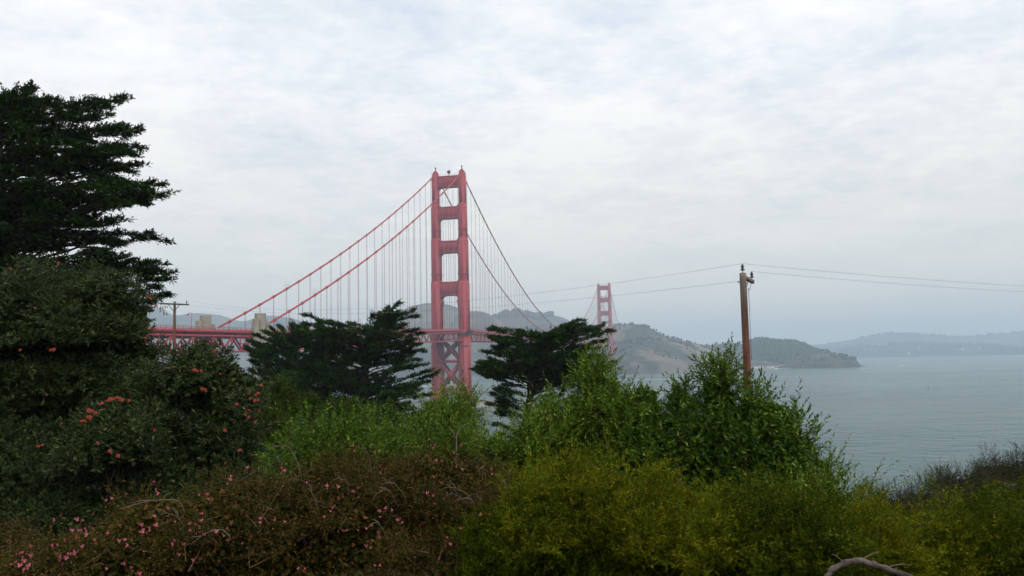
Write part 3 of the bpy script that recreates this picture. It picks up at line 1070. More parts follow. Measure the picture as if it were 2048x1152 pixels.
for hk, (px, py, w, h) in enumerate(sorted(((1758, 689, 16, 6), (1795, 692, 14, 6), (1852, 690, 18, 10), (1838, 697, 12, 7), (1853, 701, 16, 8), (1882, 699, 14, 7), (1925, 699, 22, 6), (1958, 697, 14, 6),
                     (1904, 690, 12, 6), (1972, 691, 20, 7), (1992, 699, 16, 8), (1728, 700, 12, 6), (1818, 707, 16, 6), (1775, 705, 12, 6)))):
    house(px, py, surf_y(H8, px, py) - 12, w, 12, h, 'small pale house on the far bay shore, %s from the left' % ORD[hk], 'houses on the far bay shore')
for px, w, h, lab in ((1512, 40, 5, 'long low pale building at the waterside left of the point'), (1568, 46, 6, 'long low pale building at the waterside below the wooded hill'),
                      (1590, 24, 8, 'taller pale building at the right end of the waterside row'), (1540, 22, 5, 'small pale shed in the middle of the waterside row')):
    p = at(px, 735, 2262)
    t = thing('waterside_building', lab, 'building', (p[0], 2262, 2.6), 'waterside buildings below the wooded hill')
    a = Acc(); a.box((0, 0, h / 2 - 1.5), (w, 12, h + 3)); a.build('wall', MAT['house'], t)
    a = Acc()
    a.add([[-w * .52, -7, h], [w * .52, -7, h], [w * .52, 7, h], [-w * .52, 7, h], [-w * .5, 0, h + 3], [w * .5, 0, h + 3]],
          [[0, 1, 5, 4], [2, 3, 4, 5], [3, 2, 1, 0]], [[0, 4, 3], [1, 2, 5]])
    a.build('roof', MAT['roof'], t)
    for k in range(int(w / 6)):
        a = Acc(); a.box((-w / 2 + 3 + 6 * k, -6.02, h * 0.5), (2.2, 0.16, 1.8)); a.build('window', MAT['dark'], t)
# quay
a = Acc(); p = at(1560, 737, 2250); a.box((p[0], 2258, 0.3), (330, 26, 4.4)); a.build('quay', MAT['pier'], kind='structure')


def boat(px, py, L, label, rz, wake=True, colour='white'):
    d = ray(px, py)
    p = CAM + d * (-CAM[2] / d[2])
    t = thing('boat', label, 'boat', (p[0], p[1], 0), 'boats on the bay', rz)
    a = Acc()
    V, q = [], []
    st = [(-0.5, .16, .14), (-0.2, .17, .13), (0.15, .15, .12), (0.38, .08, .14), (0.5, .01, .17)]
    for x, w, h in st:
        V += [(x * L, -w * L, h * L), (x * L, -w * L * .6, -.03 * L), (x * L, w * L * .6, -.03 * L), (x * L, w * L, h * L)]
    for i in range(4):
        for j in range(3):
            q.append((i * 4 + j, i * 4 + j + 1, i * 4 + 5 + j, i * 4 + 4 + j))
        q.append((i * 4 + 3, i * 4, i * 4 + 4, i * 4 + 7))
    q.append((0, 3, 2, 1))
    a.add(V, q); a.build('hull', MAT[colour], t)
    a = Acc(); a.box((-0.1 * L, 0, .2 * L), (.35 * L, .2 * L, .14 * L)); a.box((-0.12 * L, 0, .30 * L), (.2 * L, .16 * L, .08 * L)); a.build('cabin', MAT[colour], t)
    a = Acc(); a.box((-0.08 * L, 0, .215 * L), (.36 * L, .206 * L, .05 * L)); a.build('window', MAT['dark'], t)
    if wake:
        a = Acc()
        n = 14
        V = []
        for i in range(n):
            f = i / (n - 1)
            w = (0.15 + f * 0.55) * L * (1 + 0.3 * math.sin(i * 2.1))
            V += [(-0.45 * L - f * 5.5 * L, -w, 0.05 + 0.12 * (1 - f)), (-0.45 * L - f * 5.5 * L, 0, 0.12 + 0.35 * (1 - f)), (-0.45 * L - f * 5.5 * L, w, 0.05 + 0.12 * (1 - f))]
        q = []
        for i in range(n - 1):
            for j in range(2):
                q.append((i * 3 + j, i * 3 + j + 1, i * 3 + 4 + j, i * 3 + 3 + j))
        a.add(V, q)
        a.build('wake', MAT['white'], t, kind='stuff')


boat(1801, 732, 11, 'small white motor boat drawing a long wake off the point', math.pi, True)
boat(1525, 738, 16, 'white boat moored near the waterside, left of its pair', 0.2, False)
boat(1553, 738, 13, 'white boat moored near the waterside, right of its pair', 0.1, False)
boat(906, 771, 14, 'white boat seen between the legs of the near bridge tower', 0.3, True)
boat(1858, 776, 4, 'tiny dark boat alone on the open bay', 0.6, False, 'dark')

# ------------------------------------------------------------------ utility poles and wires
def rel(acc, name, mat, parent, smooth=False, **props):
    b = np.array(parent.location)
    acc.V = [v - b for v in acc.V]
    return acc.build(name, mat, parent, smooth, **props)


def insulator_mesh():
    a = Acc()
    a.tube([[0, 0, -0.02], [0, 0, 0.10]], 0.018, 6)
    for z, r in ((0.08, 0.085), (0.20, 0.07)):
        a.tube([[0, 0, z], [0, 0, z + 0.03], [0, 0, z + 0.06], [0, 0, z + 0.12]], [r * 0.9, r, r * 0.6, 0.035], 10)
    return a.mesh('insulator', MAT['insul'], True)


INS = insulator_mesh()
PR = at(1485.5, 546, 30.0)
pole_r = thing('utility_pole', 'thick weathered brown wooden utility pole rising from the green shrub', 'utility pole', PR, 'utility poles')
bot = at(1497, 800, 30.0) - PR
bot = bot / abs(bot[2]) * 11.0
a = Acc()
a.tube([bot, bot * 0.5, bot * 0.2, bot * 0.02, [0, 0, 0]], [0.18, 0.15, 0.132, 0.126, 0.122], 14)
shaft = a.build('shaft', MAT['pole'], pole_r)
aend = at(1506, 564, 32.1) - PR
ast = np.array([0.05, 0.17, -0.12])
a = Acc(); a.bar(ast, aend, 0.11, 0.14); a.build('crossarm', MAT['pole'], pole_r)
a = Acc(); a.bar(ast * 0.5 + aend * 0.5 + np.array([0, 0, -0.07]), np.array([0.04, 0.16, -0.85]), 0.04, 0.02); a.build('brace', MAT['steel'], pole_r)
put('insulator', INS, pole_r, (0, 0, 0.02))
i2 = ast * 0.1 + aend * 0.9 + np.array([0, 0, 0.08])
put('insulator', INS, pole_r, tuple(i2))
i3 = np.array([-0.17, -0.02, -0.32])
a = Acc(); a.bar((-0.10, -0.02, -0.34), (-0.22, -0.02, -0.34), 0.05, 0.05); a.build('side_bracket', MAT['steel'], pole_r)
a = Acc()
a.tube([i2, i2 + np.array([-0.35, -0.8, -0.5]), [0.17, -0.05, -0.6], [0.165, -0.1, -1.3], bot * 0.3 + np.array([0.165, -0.06, 0])], 0.012, 4)
a.build('ground_wire', MAT['wire'], pole_r)

PL = at(349.5, 603, 82.0)
pole_l = thing('utility_pole', 'distant slim utility pole with a long level crossarm before the bridge approach', 'utility pole', PL, 'utility poles')
a = Acc(); a.tube([[0.15, 0, -16], [0.05, 0, -6], [0, 0, 0]], [0.19, 0.16, 0.13], 10); a.build('shaft', MAT['pole'], pole_l)
e0, e1 = at(322, 607.5, 82.3) - PL, at(379, 609.5, 81.6) - PL
e0[1] -= 0.22; e1[1] -= 0.22
a = Acc(); a.bar(e0, e1, 0.13, 0.16); a.build('crossarm', MAT['deadwood'], pole_l)
for f in (0.28, 0.72):
    a = Acc(); q = e0 * (1 - f) + e1 * f; a.bar(q + np.array([0, -0.07, 0]), np.array([0, -0.2, -1.05]), 0.05, 0.05); a.build('brace', MAT['deadwood'], pole_l)
il = [e0 * (1 - f) + e1 * f + np.array([0, 0, 0.08]) for f in (0.05, 0.93)]
for q in il:
    put('insulator', INS, pole_l, tuple(q))


def wire(p, q, sag, label, r=0.005):
    p, q = np.array(p, float), np.array(q, float)
    t = np.linspace(0, 1, 40)[:, None]
    w = p * (1 - t) + q * t - np.array([0, 0, 1]) * sag * 4 * t * (1 - t)
    a = Acc(); a.tube(w, r, 5)
    return a.build('overhead_wire', MAT['wire'], None, True, label=label, category='wire', group='overhead wires')


top = PR + np.array([0, 0, 0.36])
wire(top, PL + il[1] + np.array([0, 0, 0.33]), 1.35, 'upper overhead wire running left from the thick pole to the distant pole')
wire(PR + i3, PL + il[0] + np.array([0, 0, 0.33]), 1.35, 'lower overhead wire running left from the thick pole to the distant pole')
FR = at(2500, 588, 40.0)
wire(top, FR, 0.25, 'upper overhead wire running right from the thick pole out of view')
wire(PR + i2 + np.array([0, 0, 0.33]), at(2500, 598, 40.0), 0.25, 'lower overhead wire running right from the thick pole out of view')

# ------------------------------------------------------------------ foliage generators
def frame(D):
    D = nrm(D)
    ref = np.where(np.abs(D[:, 2:3]) < 0.9, np.array([[0, 0, 1.0]]), np.array([[1.0, 0, 0]]))
    X = nrm(np.cross(D, ref))
    return D, X, np.cross(D, X)


def lobe_world(l):
    px, py, Y, rx, rz, ry = l
    return at(px, py, Y), np.array([rx * Y / F, ry, rz * Y / F])


def puffs(lobes, size, seed, aspect=1.0, cover=1.0, lean=(0, 0, 0)):
    """break each rounded mass into many small clumps standing on its surface"""
    r = np.random.default_rng(seed + 500)
    W = [lobe_world(l) for l in lobes]
    out = []
    for k, (c, R) in enumerate(W):
        area = 4 * np.pi * ((R[0] * R[1]) ** 1.6 / 3 + (R[0] * R[2]) ** 1.6 / 3 + (R[1] * R[2]) ** 1.6 / 3) ** (1 / 1.6)
        n = int(cover * area / (size * size * 2.6)) + 3
        d = nrm(r.normal(size=(n, 3)))
        d = d[(d[:, 2] > -0.5) & ((d[:, 1] < 0.2) | (r.random(n) < 0.5))]
        for q in d:
            s = size * r.uniform(0.55, 1.5)
            P = c + q * (R - s * 0.6) * r.uniform(0.66, 1.04) + np.array(lean) * s
            if any((((P - c2) / R2) ** 2).sum() < 0.62 for j, (c2, R2) in enumerate(W) if j != k):
                continue
            out.append((P, np.array([s, s, s * aspect * r.uniform(0.8, 1.3)])))
    return out


def sample_puffs(pf, dens, rmin, r):
    C = np.array([p[0] for p in pf]); R = np.array([p[1] for p in pf])
    ar = 4 * np.pi * R[:, 0] * (R[:, 0] + R[:, 2]) / 2
    cnt_ = np.maximum(3, (ar * dens).astype(int))
    i = np.repeat(np.arange(len(C)), cnt_)
    d = nrm(r.normal(size=(len(i), 3)))
    k = (d[:, 2] > -0.35) & ((d[:, 1] < 0.3) | (r.random(len(i)) < 0.5))
    d, i = d[k], i[k]
    P = C[i] + d * R[i] * r.uniform(rmin, 1.05, (len(i), 1))
    ok = P[:, 2] > ground_z(P[:, 0], P[:, 1]) + 0.05
    return P[ok], nrm(d / R[i])[ok]


def sample_lobes(lobes, dens, rmin, rmax, r, bumpy=0.16, back=0.4, cut=0.82, seed=1):
    Ps, Ns = [], []
    W = [lobe_world(l) for l in lobes]
    for k, (c, R) in enumerate(W):
        area = 4 * np.pi * ((R[0] * R[1]) ** 1.6 / 3 + (R[0] * R[2]) ** 1.6 / 3 + (R[1] * R[2]) ** 1.6 / 3) ** (1 / 1.6)
        n = int(area * dens)
        d = nrm(r.normal(size=(n, 3)))
        Nn = nrm(d / R)
        keep = (Nn[:, 2] > -0.45) & ((Nn[:, 1] < 0.15) | (r.random(n) < back))
        d, Nn = d[keep], Nn[keep]
        f = r.uniform(rmin, rmax, len(d)) * (1 + bumpy * noise3(d * R.mean(), 2.6 / max(0.35, R.mean() ** 0.5), seed + k))
        P = c + d * R * f[:, None]
        ok = np.ones(len(P), bool)
        for j, (c2, R2) in enumerate(W):
            if j != k:
                ok &= (((P - c2) / R2) ** 2).sum(1) > cut ** 2
        ok &= P[:, 2] > ground_z(P[:, 0], P[:, 1]) + 0.05
        Ps.append(P[ok]); Ns.append(Nn[ok])
    return np.concatenate(Ps), np.concatenate(Ns)


def shoots(acc, B, D, sl, n, L, W, r, spread=0.85, jit=0.25, droop=0.0):
    D, X, Y = frame(D)
    S = len(B)
    if S == 0:
        return
    ph = r.uniform(0, 6.28, S)
    sl = np.broadcast_to(sl, (S,)) * r.uniform(0.7, 1.3, S)
    for k in range(n):
        f = (k + 0.5) / n
        a = ph + k * 2.4
        rad = np.cos(a)[:, None] * X + np.sin(a)[:, None] * Y
        P = B + D * (sl * f)[:, None]
        ld = D * (0.35 + 0.75 * f) + rad * spread * (1.1 - 0.45 * f) + r.normal(0, jit, (S, 3))
        ld[:, 2] -= droop * (1 - f)
        q = r.uniform(0.7, 1.2, S) * (0.75 + 0.25 * math.sin(math.pi * f))
        acc.leaves(P, ld, D + r.normal(0, 0.25, (S, 3)), L * q, W * q)


def fill_leaves(acc, lobes, dens, L, W, r):
    P, Nn = sample_lobes(lobes, dens, 0.25, 0.70, r, back=0.8, cut=0.3)
    acc.leaves(P, r.normal(size=P.shape) + Nn * 0.5, r.normal(size=P.shape), L, W)


def stems_to(acc, base, lobes, r, rad=0.05, per=3):
    for l in lobes:
        c, R = lobe_world(l)
        for _ in range(per):
            e = c + nrm(r.normal(size=(1, 3)))[0] * R * 0.55
            e[2] = max(e[2], base[2] + 0.3)
            m = (base + e) / 2 + np.array([0, 0, 0.25]) + r.normal(0, 0.12, 3)
            acc.tube(bez(base, m, e, 7), np.linspace(rad, rad * 0.25, 7), 6)


def base_of(lobes, dx=0):
    c = np.mean([lobe_world(l)[0] for l in lobes], 0)
    return np.array([c[0] + dx, c[1], float(ground_z(c[0] + dx, c[1]))])


def leafy(name, label, cat, lobes, mat, seed, dens=26, sl=0.5, n=16, L=0.085, W=0.026, upb=0.7, group=None, spread=0.85, bark='bark',
          fill=260, jit=0.25, rmin=0.6, stem=0.05, bumpy=0.16, droop=0.0, stray=0.0, puff=0.27, aspect=1.6, cover=0.75):
    r = np.random.default_rng(seed)
    b = base_of(lobes)
    t = thing(name, label, cat, b, group)
    a = Acc()
    pf = puffs(lobes, puff, seed, aspect, cover)
    P, Nn = sample_puffs(pf, dens, rmin, r)
    D = Nn + np.array([0, 0, upb]) + r.normal(0, 0.3, P.shape)
    D = nrm(D)
    f = np.where(r.random(len(P)) < stray, 1.8, 1.0)
    shoots(a, P - D * sl * 0.6, D, sl * f, n, L, W, r, spread, jit, droop)
    fill_leaves(a, lobes, fill * 1.7, L * 1.35, W * 2.4, r)
    rel(a, 'foliage', MAT[mat], t, kind='stuff')
    a = Acc()
    k_ = (f > 1) | (r.random(len(P)) < 0.25)
    a.needles((P - D * sl * 0.9)[k_], D[k_], r.normal(size=(int(k_.sum()), 3)), (sl * f * 1.25)[k_], 0.012)
    stems_to(a, b - np.array([0, 0, 0.1]), lobes, r, stem)
    rel(a, 'stems', MAT[bark], t, smooth=True)
    return t


def ray_lobes(px, py, lobes, shrink=1.0):
    d = ray(px, py)
    best = None
    for l in lobes:
        c, R = lobe_world(l)
        o = (CAM - c) / (R * shrink); v = d / (R * shrink)
        A, B_, C_ = v @ v, 2 * o @ v, o @ o - 1
        q = B_ * B_ - 4 * A * C_
        if q > 0:
            t = (-B_ - math.sqrt(q)) / (2 * A)
            if best is None or t < best[0]:
                p = CAM + d * t
                best = (t, p, nrm(((p - c) / R ** 2)[None])[0])
    return best


def cypress(name, label, poly, Y, trunk, mat, seed, nl, tips=(), L=0.22, W=0.055, Lf=1.7, tr=0.28, dens=1.0, dsp=0.30, group='dark wind-shaped cypress trees', rise=0.30):
    """trunk: photo points (px, py) from the foot up; poly: the crown's extent at depth Y; limbs fan out from the trunk into it"""
    r = np.random.default_rng(seed)
    poly = np.array(poly, float)
    tp = np.array([at(x, y, Y) for x, y in trunk])
    foot = np.array([tp[0][0], Y, float(ground_z(tp[0][0], Y))])
    t = thing(name, label, 'tree', foot, group)
    path = np.vstack([foot - np.array([0, 0, 0.2]), tp])
    wood, fol = Acc(), Acc()
    tt = np.linspace(0, 1, len(path))
    u = np.linspace(0, 1, 14)
    path = np.stack([np.interp(u, tt, path[:, i]) for i in range(3)], -1)
    path[1:-1, :2] += r.normal(0, tr * 0.35, (12, 2))
    wood.tube(path, np.linspace(tr * 1.25, tr * 0.35, 14), 9)

    def inside(x, y):
        c, j = False, len(poly) - 1
        for i in range(len(poly)):
            xi, yi = poly[i]; xj, yj = poly[j]
            if (yi > y) != (yj > y) and x < (xj - xi) * (y - yi) / (yj - yi) + xi:
                c = not c
            j = i
        return c
    width = (poly[:, 0].max() - poly[:, 0].min()) * Y / F
    pts = []
    lo, hi = poly.min(0), poly.max(0)
    while len(pts) < nl:
        x, y = r.uniform(lo[0], hi[0]), r.uniform(lo[1], hi[1])
        if inside(x, y):
            pts.append((x, y, Y + np.clip(r.normal(0, dsp), -2 * dsp, 2 * dsp) * width * 0.5))
    for x, y in tips:
        pts.append((x, y, Y + r.normal(0, 0.06) * width))
    zlo, zhi = path[2, 2], path[-1, 2]
    for px, py, yy in pts:
        e = at(px, py, yy)
        # the limb leaves the trunk below its tip
        hd = np.hypot(e[0] - foot[0], e[1] - Y)
        zs = np.clip(e[2] - rise * hd - r.uniform(0, 0.6), zlo + r.uniform(-1.2, 1.2), zhi)
        s = np.array([np.interp(zs, path[:, 2], path[:, i]) for i in range(3)])
        m = s * 0.45 + e * 0.55
        m[2] += 0.10 * hd * r.uniform(-0.6, 1.4)
        n = 12
        B = bez(s, m, e, n)
        B[1:-1] += r.normal(0, 0.03, (n - 2, 3)) * np.sqrt(hd + 0.2)
        wood.tube(B, np.linspace(min(0.07, 0.025 + 0.009 * hd), 0.008, n), 5, cap=False)
        tan = nrm(np.gradient(B, axis=0))
        length = np.linalg.norm(np.diff(B, axis=0), axis=1).sum()
        lf = min(length, Lf * r.uniform(0.7, 1.3))
        f0 = 1 - lf / max(length, 1e-6)
        nb = int(16 * dens * lf / 1.5) + 4
        tq = f0 + (1 - f0) * np.sqrt(r.random(nb)) if length > 0.3 else r.random(nb)
        Pb = np.stack([np.interp(tq, np.linspace(0, 1, n), B[:, i]) for i in range(3)], -1)
        Tb = nrm(np.stack([np.interp(tq, np.linspace(0, 1, n), tan[:, i]) for i in range(3)], -1))
        Tb[:, 2] *= 0.6
        Tb = nrm(Tb)
        S = nrm(np.cross(Tb, np.array([[0, 0, 1.0]])))
        an = r.normal(0, 0.32, nb) + np.where(r.random(nb) < 0.5, 0, np.pi)
        side = np.cos(an)[:, None] * S + np.sin(np.abs(an) % np.pi)[:, None] * np.array([[0, 0, 0.6]])
        db = nrm(Tb * r.uniform(0.5, 1.1, (nb, 1)) + side * 0.9 + np.array([0, 0, 0.12]))
        q = (tq - f0) / max(1 - f0, 1e-6)
        lb = np.minimum(lf * 0.42, max(0.85, Y * 0.022)) * (1 - 0.66 * q) * r.uniform(0.6, 1.2, nb)
        # the leader itself
        Pb = np.vstack([Pb, B[-4:-1]]); db = np.vstack([db, tan[-4:-1]]); lb = np.concatenate([lb, np.full(3, Y * 0.011)])
        ms = 15
        for k in range(ms):
            f = (k + r.random(len(Pb))) / ms
            P = Pb + db * (lb * f)[:, None] + r.normal(0, 0.035, Pb.shape)
            d = db * 0.8 + r.normal(0, 0.42, Pb.shape)
            d[:, 2] += 0.10
            sc = r.uniform(0.6, 1.25, len(Pb)) * (1.05 - 0.35 * f)
            fol.leaves(P, d, np.array([[0, 0, 1.0]]) + r.normal(0, 0.55, Pb.shape), L * sc, W * sc, fold=0.2)
    rel(wood, 'trunk', MAT['darkbark'], t, smooth=True)
    rel(fol, 'crown', MAT[mat], t, kind='stuff')
    return t


# ------------------------------------------------------------------ cypresses
cypress('cypress_tree', 'tall dark spreading cypress at the left edge, behind the coral-flowered tree',
        [(-190, 195), (0, 188), (60, 180), (112, 212), (190, 224), (255, 205), (225, 240), (280, 262), (240, 292), (284, 302), (280, 330), (215, 345), (335, 388),
         (275, 410), (240, 430), (285, 480), (330, 488), (300, 520), (338, 545), (300, 560), (335, 592), (300, 612), (200, 650), (-190, 650)], 30,
        [(-20, 800), (-12, 620), (8, 420), (0, 270), (-20, 205)], 'cypress', 5, 380,
        [(66, 172), (100, 200), (118, 203), (190, 222), (262, 199), (235, 205), (205, 205), (284, 258), (286, 302), (288, 331), (255, 272), (342, 386), (325, 372), (300, 412), (265, 347),
         (335, 486), (300, 470), (343, 546), (330, 530), (340, 592), (315, 578), (345, 560), (250, 440), (150, 212)],
        L=0.21, W=0.06, Lf=3.0, tr=0.30, dens=0.95, rise=0.05)
cypress('cypress_tree', 'rounded dark cypress left of centre, just below the concrete bridge pylon',
        [(487, 700), (530, 664), (580, 654), (630, 652), (680, 670), (700, 730), (700, 850), (560, 850), (500, 780)], 66,
        [(600, 900), (598, 780), (590, 700)], 'cypress2', 6, 210, [(500, 684), (512, 672), (530, 664), (545, 658), (560, 655), (585, 650), (495, 700), (520, 690), (540, 680)], L=0.30, W=0.085, Lf=3.4, tr=0.3, dens=0.75, rise=0.45)
cypress('cypress_tree', 'broad dark cypress with ragged reaching limbs, left of the near bridge tower',
        [(600, 660), (608, 640), (640, 655), (700, 660), (765, 645), (750, 632), (793, 612), (800, 628), (832, 636), (800, 658), (828, 665), (832, 692), (845, 702), (828, 716),
         (850, 740), (790, 735), (840, 770), (858, 800), (850, 860), (700, 870), (600, 850), (560, 770)], 58,
        [(735, 900), (728, 780), (735, 690), (760, 640)], 'cypress', 7, 270,
        [(608, 632), (640, 646), (665, 648), (700, 648), (748, 632), (797, 609), (780, 618), (833, 634), (822, 622), (834, 660), (846, 670), (846, 705), (838, 690), (874, 746), (862, 742), (850, 730), (835, 722), (855, 765), (862, 790)],
        L=0.28, W=0.075, Lf=3.8, tr=0.34, dens=0.75, rise=0.2)
cypress('cypress_tree', 'dark flat-topped cypress with open trunk, right of the near bridge tower',
        [(950, 742), (990, 702), (975, 674), (985, 660), (1002, 664), (1010, 684), (1042, 664), (1090, 670), (1125, 654), (1160, 646), (1195, 648), (1212, 664), (1205, 676), (1170, 672), (1160, 690), (1185, 697),
         (1185, 715), (1200, 727), (1185, 745), (1150, 762), (1100, 765), (1070, 735), (1020, 742), (1000, 752), (1015, 800), (1000, 840), (985, 800), (975, 755)], 52,
        [(1040, 920), (1052, 830), (1062, 770), (1060, 710), (1090, 680)], 'cypress', 8, 190,
        [(944, 740), (955, 728), (968, 705), (980, 660), (988, 656), (1038, 661), (1062, 664), (1130, 650), (1165, 643), (1205, 650), (1222, 664), (1210, 682), (1192, 697), (1196, 714), (1221, 726), (1200, 742), (985, 790), (978, 810), (990, 850), (1000, 870), (1100, 790), (1130, 780), (1150, 770), (1115, 815), (1090, 830), (1145, 800), (1010, 770), (1000, 800)],
        L=0.25, W=0.066, Lf=3.2, tr=0.30, dens=0.8, rise=0.22)

# ------------------------------------------------------------------ coral-flowered gum trees
GUM = dict(mat='gum', puff=0.36, aspect=0.85, cover=0.85, dens=34, sl=0.22, n=11, L=0.115, W=0.032, upb=0.35, spread=1.1, fill=260, jit=0.35, stem=0.04, bumpy=0.12, droop=0.15, rmin=0.7)


def bloom_mesh():
    a = Acc()
    r = np.random.default_rng(2)
    D = nrm(r.normal(size=(70, 3)) + np.array([0, -0.2, 0.5]))
    a.needles(D * 0.01, D, r.normal(size=D.shape), r.uniform(0.03, 0.06, 70), 0.014)
    return a.mesh('flower_cluster', MAT['coral'])


BLOOM = bloom_mesh()


def gum(label, lobes, flowers, seed):
    t = leafy('flowering_gum_tree', label, 'tree', lobes, seed=seed, group='dark coral-flowered trees', **GUM)
    b = np.array(t.location)
    for px, py in flowers:
        h = ray_lobes(px, py, lobes, 1.06)
        if h is None:
            continue
        for k in range(random.choice((1, 1, 2, 3))):
            q = h[1] + np.array([random.uniform(-.06, .06), -0.05, random.uniform(-.03, .05)]) * (1 if k else 0)
            o = put('flower_cluster', BLOOM, t, tuple(q - b))
            o.rotation_euler = (random.uniform(-.6, .6), random.uniform(-.6, .6), random.uniform(0, 6.28))
            s = random.uniform(0.45, 0.9)
            o.scale = (s, s, s * 0.9)


gum('tall round dark tree with few coral flowers at the left edge',
    [(60, 660, 18.2, 185, 145, 2.4), (205, 655, 18, 108, 120, 1.7), (-80, 700, 18, 180, 160, 2.2), (250, 730, 18.5, 78, 92, 1.4), (110, 780, 18.4, 165, 115, 1.9), (40, 850, 18.2, 190, 90, 1.7), (100, 715, 19.0, 200, 95, 1.6), (265, 805, 18.0, 85, 75, 1.3)],
    [(117, 526), (20, 537), (93, 790), (263, 560), (300, 596), (312, 612), (70, 616), (108, 700), (40, 700)], 31)
gum('dark rounded tree dotted with coral flowers, below the bridge approach',
    [(415, 768, 16.8, 84, 76, 1.25), (468, 800, 16.8, 54, 84, 1.0), (355, 800, 17, 86, 86, 1.2), (430, 880, 16.8, 90, 85, 1.1), (310, 880, 17.2, 105, 88, 1.1), (455, 950, 17, 80, 70, 0.9)],
    [(430, 705), (473, 692), (462, 695), (395, 743), (402, 742), (440, 748), (488, 704), (412, 782), (500, 782), (512, 790), (507, 802), (520, 826), (470, 812), (500, 822), (509, 846), (484, 694), (516, 800), (498, 835), (522, 770), (450, 860), (480, 900)], 32)
gum('low dark tree crowned with a band of coral flowers, in front of the taller ones',
    [(235, 890, 15.2, 100, 90, 1.2), (150, 945, 16.3, 130, 95, 1.2), (320, 965, 16.2, 115, 85, 1.0), (30, 965, 16.5, 130, 125, 1.2), (430, 995, 16.0, 105, 80, 0.9), (150, 1060, 15.6, 220, 105, 1.0)],
    [(175, 834), (183, 822), (200, 808), (214, 802), (228, 798), (240, 797), (258, 801), (190, 826), (181, 838), (85, 890), (122, 848), (195, 887), (222, 905), (236, 912), (310, 860), (245, 800), (206, 806), (170, 842)], 33)

# ------------------------------------------------------------------ green shrubs
leafy('leafy_shrub', 'large dense dark green shrub below the thick utility pole', 'shrub',
      [(1293, 855, 15.5, 38, 105, 0.7), (1365, 850, 15.5, 34, 100, 0.6), (1438, 838, 15, 42, 116, 0.7), (1500, 876, 14.8, 42, 92, 0.7), (1552, 870, 14.5, 40, 92, 0.7), (1592, 925, 14, 45, 80, 0.7), (1545, 850, 14.6, 38, 60, 0.6), (1410, 892, 15.0, 60, 80, 0.8), (1625, 960, 13.6, 45, 62, 0.6), (1330, 905, 15.3, 55, 80, 0.8), (1470, 890, 14.8, 65, 95, 0.9), (1530, 910, 14.6, 60, 90, 0.8), (1275, 930, 15, 60, 80, 0.7),
       (1450, 955, 15.0, 130, 100, 0.8), (1320, 960, 15.3, 100, 85, 0.8), (1545, 985, 14.3, 80, 75, 0.7), (1400, 900, 15.1, 90, 90, 0.8)],
      'shrub2', 41, dens=30, group='green leafy shrubs', stray=0.05, sl=0.45, L=0.105, W=0.035)
leafy('leafy_shrub', 'bright green upright shrub in front of the flat-topped cypress', 'shrub',
      [(1192, 825, 16, 34, 95, 0.7), (1150, 850, 16, 32, 75, 0.6), (1235, 850, 15.5, 30, 75, 0.6), (1100, 875, 15.5, 36, 68, 0.6), (1060, 895, 15, 38, 58, 0.6), (1160, 935, 15.8, 105, 75, 0.7), (995, 915, 15, 40, 48, 0.6), (1030, 940, 15, 70, 50, 0.6), (1240, 960, 15.2, 60, 70, 0.6)],
      'shrub', 42, dens=30, group='green leafy shrubs', stray=0.05, sl=0.45, L=0.095, W=0.031)
leafy('leafy_shrub', 'green pointed shrub covering the foot of the near bridge tower', 'shrub',
      [(880, 860, 18, 55, 85, 0.9), (925, 870, 18, 38, 80, 0.8), (840, 880, 18, 40, 60, 0.8), (895, 910, 17, 80, 60, 0.9)],
      'shrub', 43, dens=30, group='green leafy shrubs', stray=0.10)
leafy('leafy_shrub', 'low light green shrub behind the russet bush, left of centre', 'shrub',
      [(640, 915, 12, 62, 55, 0.7), (715, 905, 12.5, 62, 58, 0.7), (590, 935, 11.8, 45, 45, 0.6), (770, 915, 13, 40, 38, 0.5)],
      'shrub3', 44, dens=40, sl=0.32, n=15, L=0.07, W=0.023, group='green leafy shrubs', stray=0.10, fill=200)
leafy('leafy_shrub', 'small airy green shrub sloping to the water at the right', 'shrub',
      [(1640, 1010, 12.5, 60, 58, 0.7), (1692, 1022, 12.2, 36, 42, 0.5), (1590, 1020, 12.4, 60, 60, 0.7)],
      'shrub', 45, dens=26, group='green leafy shrubs', stray=0.2, sl=0.45)
leafy('scrub_bush', 'olive green rounded bush beside the coral-flowered trees', 'shrub',
      [(560, 830, 26, 50, 65, 1.2), (610, 850, 27, 50, 60, 1.2), (530, 880, 25, 50, 60, 1.2)],
      'olive', 46, dens=34, sl=0.4, n=14, L=0.11, W=0.04, upb=0.6, group='olive bushes under the cypresses')
leafy('scrub_bush', 'olive green bush under the broad cypress', 'shrub',
      [(690, 860, 30, 55, 60, 1.4), (760, 870, 31, 55, 50, 1.4), (820, 885, 30, 40, 45, 1.2)],
      'olive', 47, dens=30, sl=0.4, n=14, L=0.12, W=0.042, upb=0.6, group='olive bushes under the cypresses')

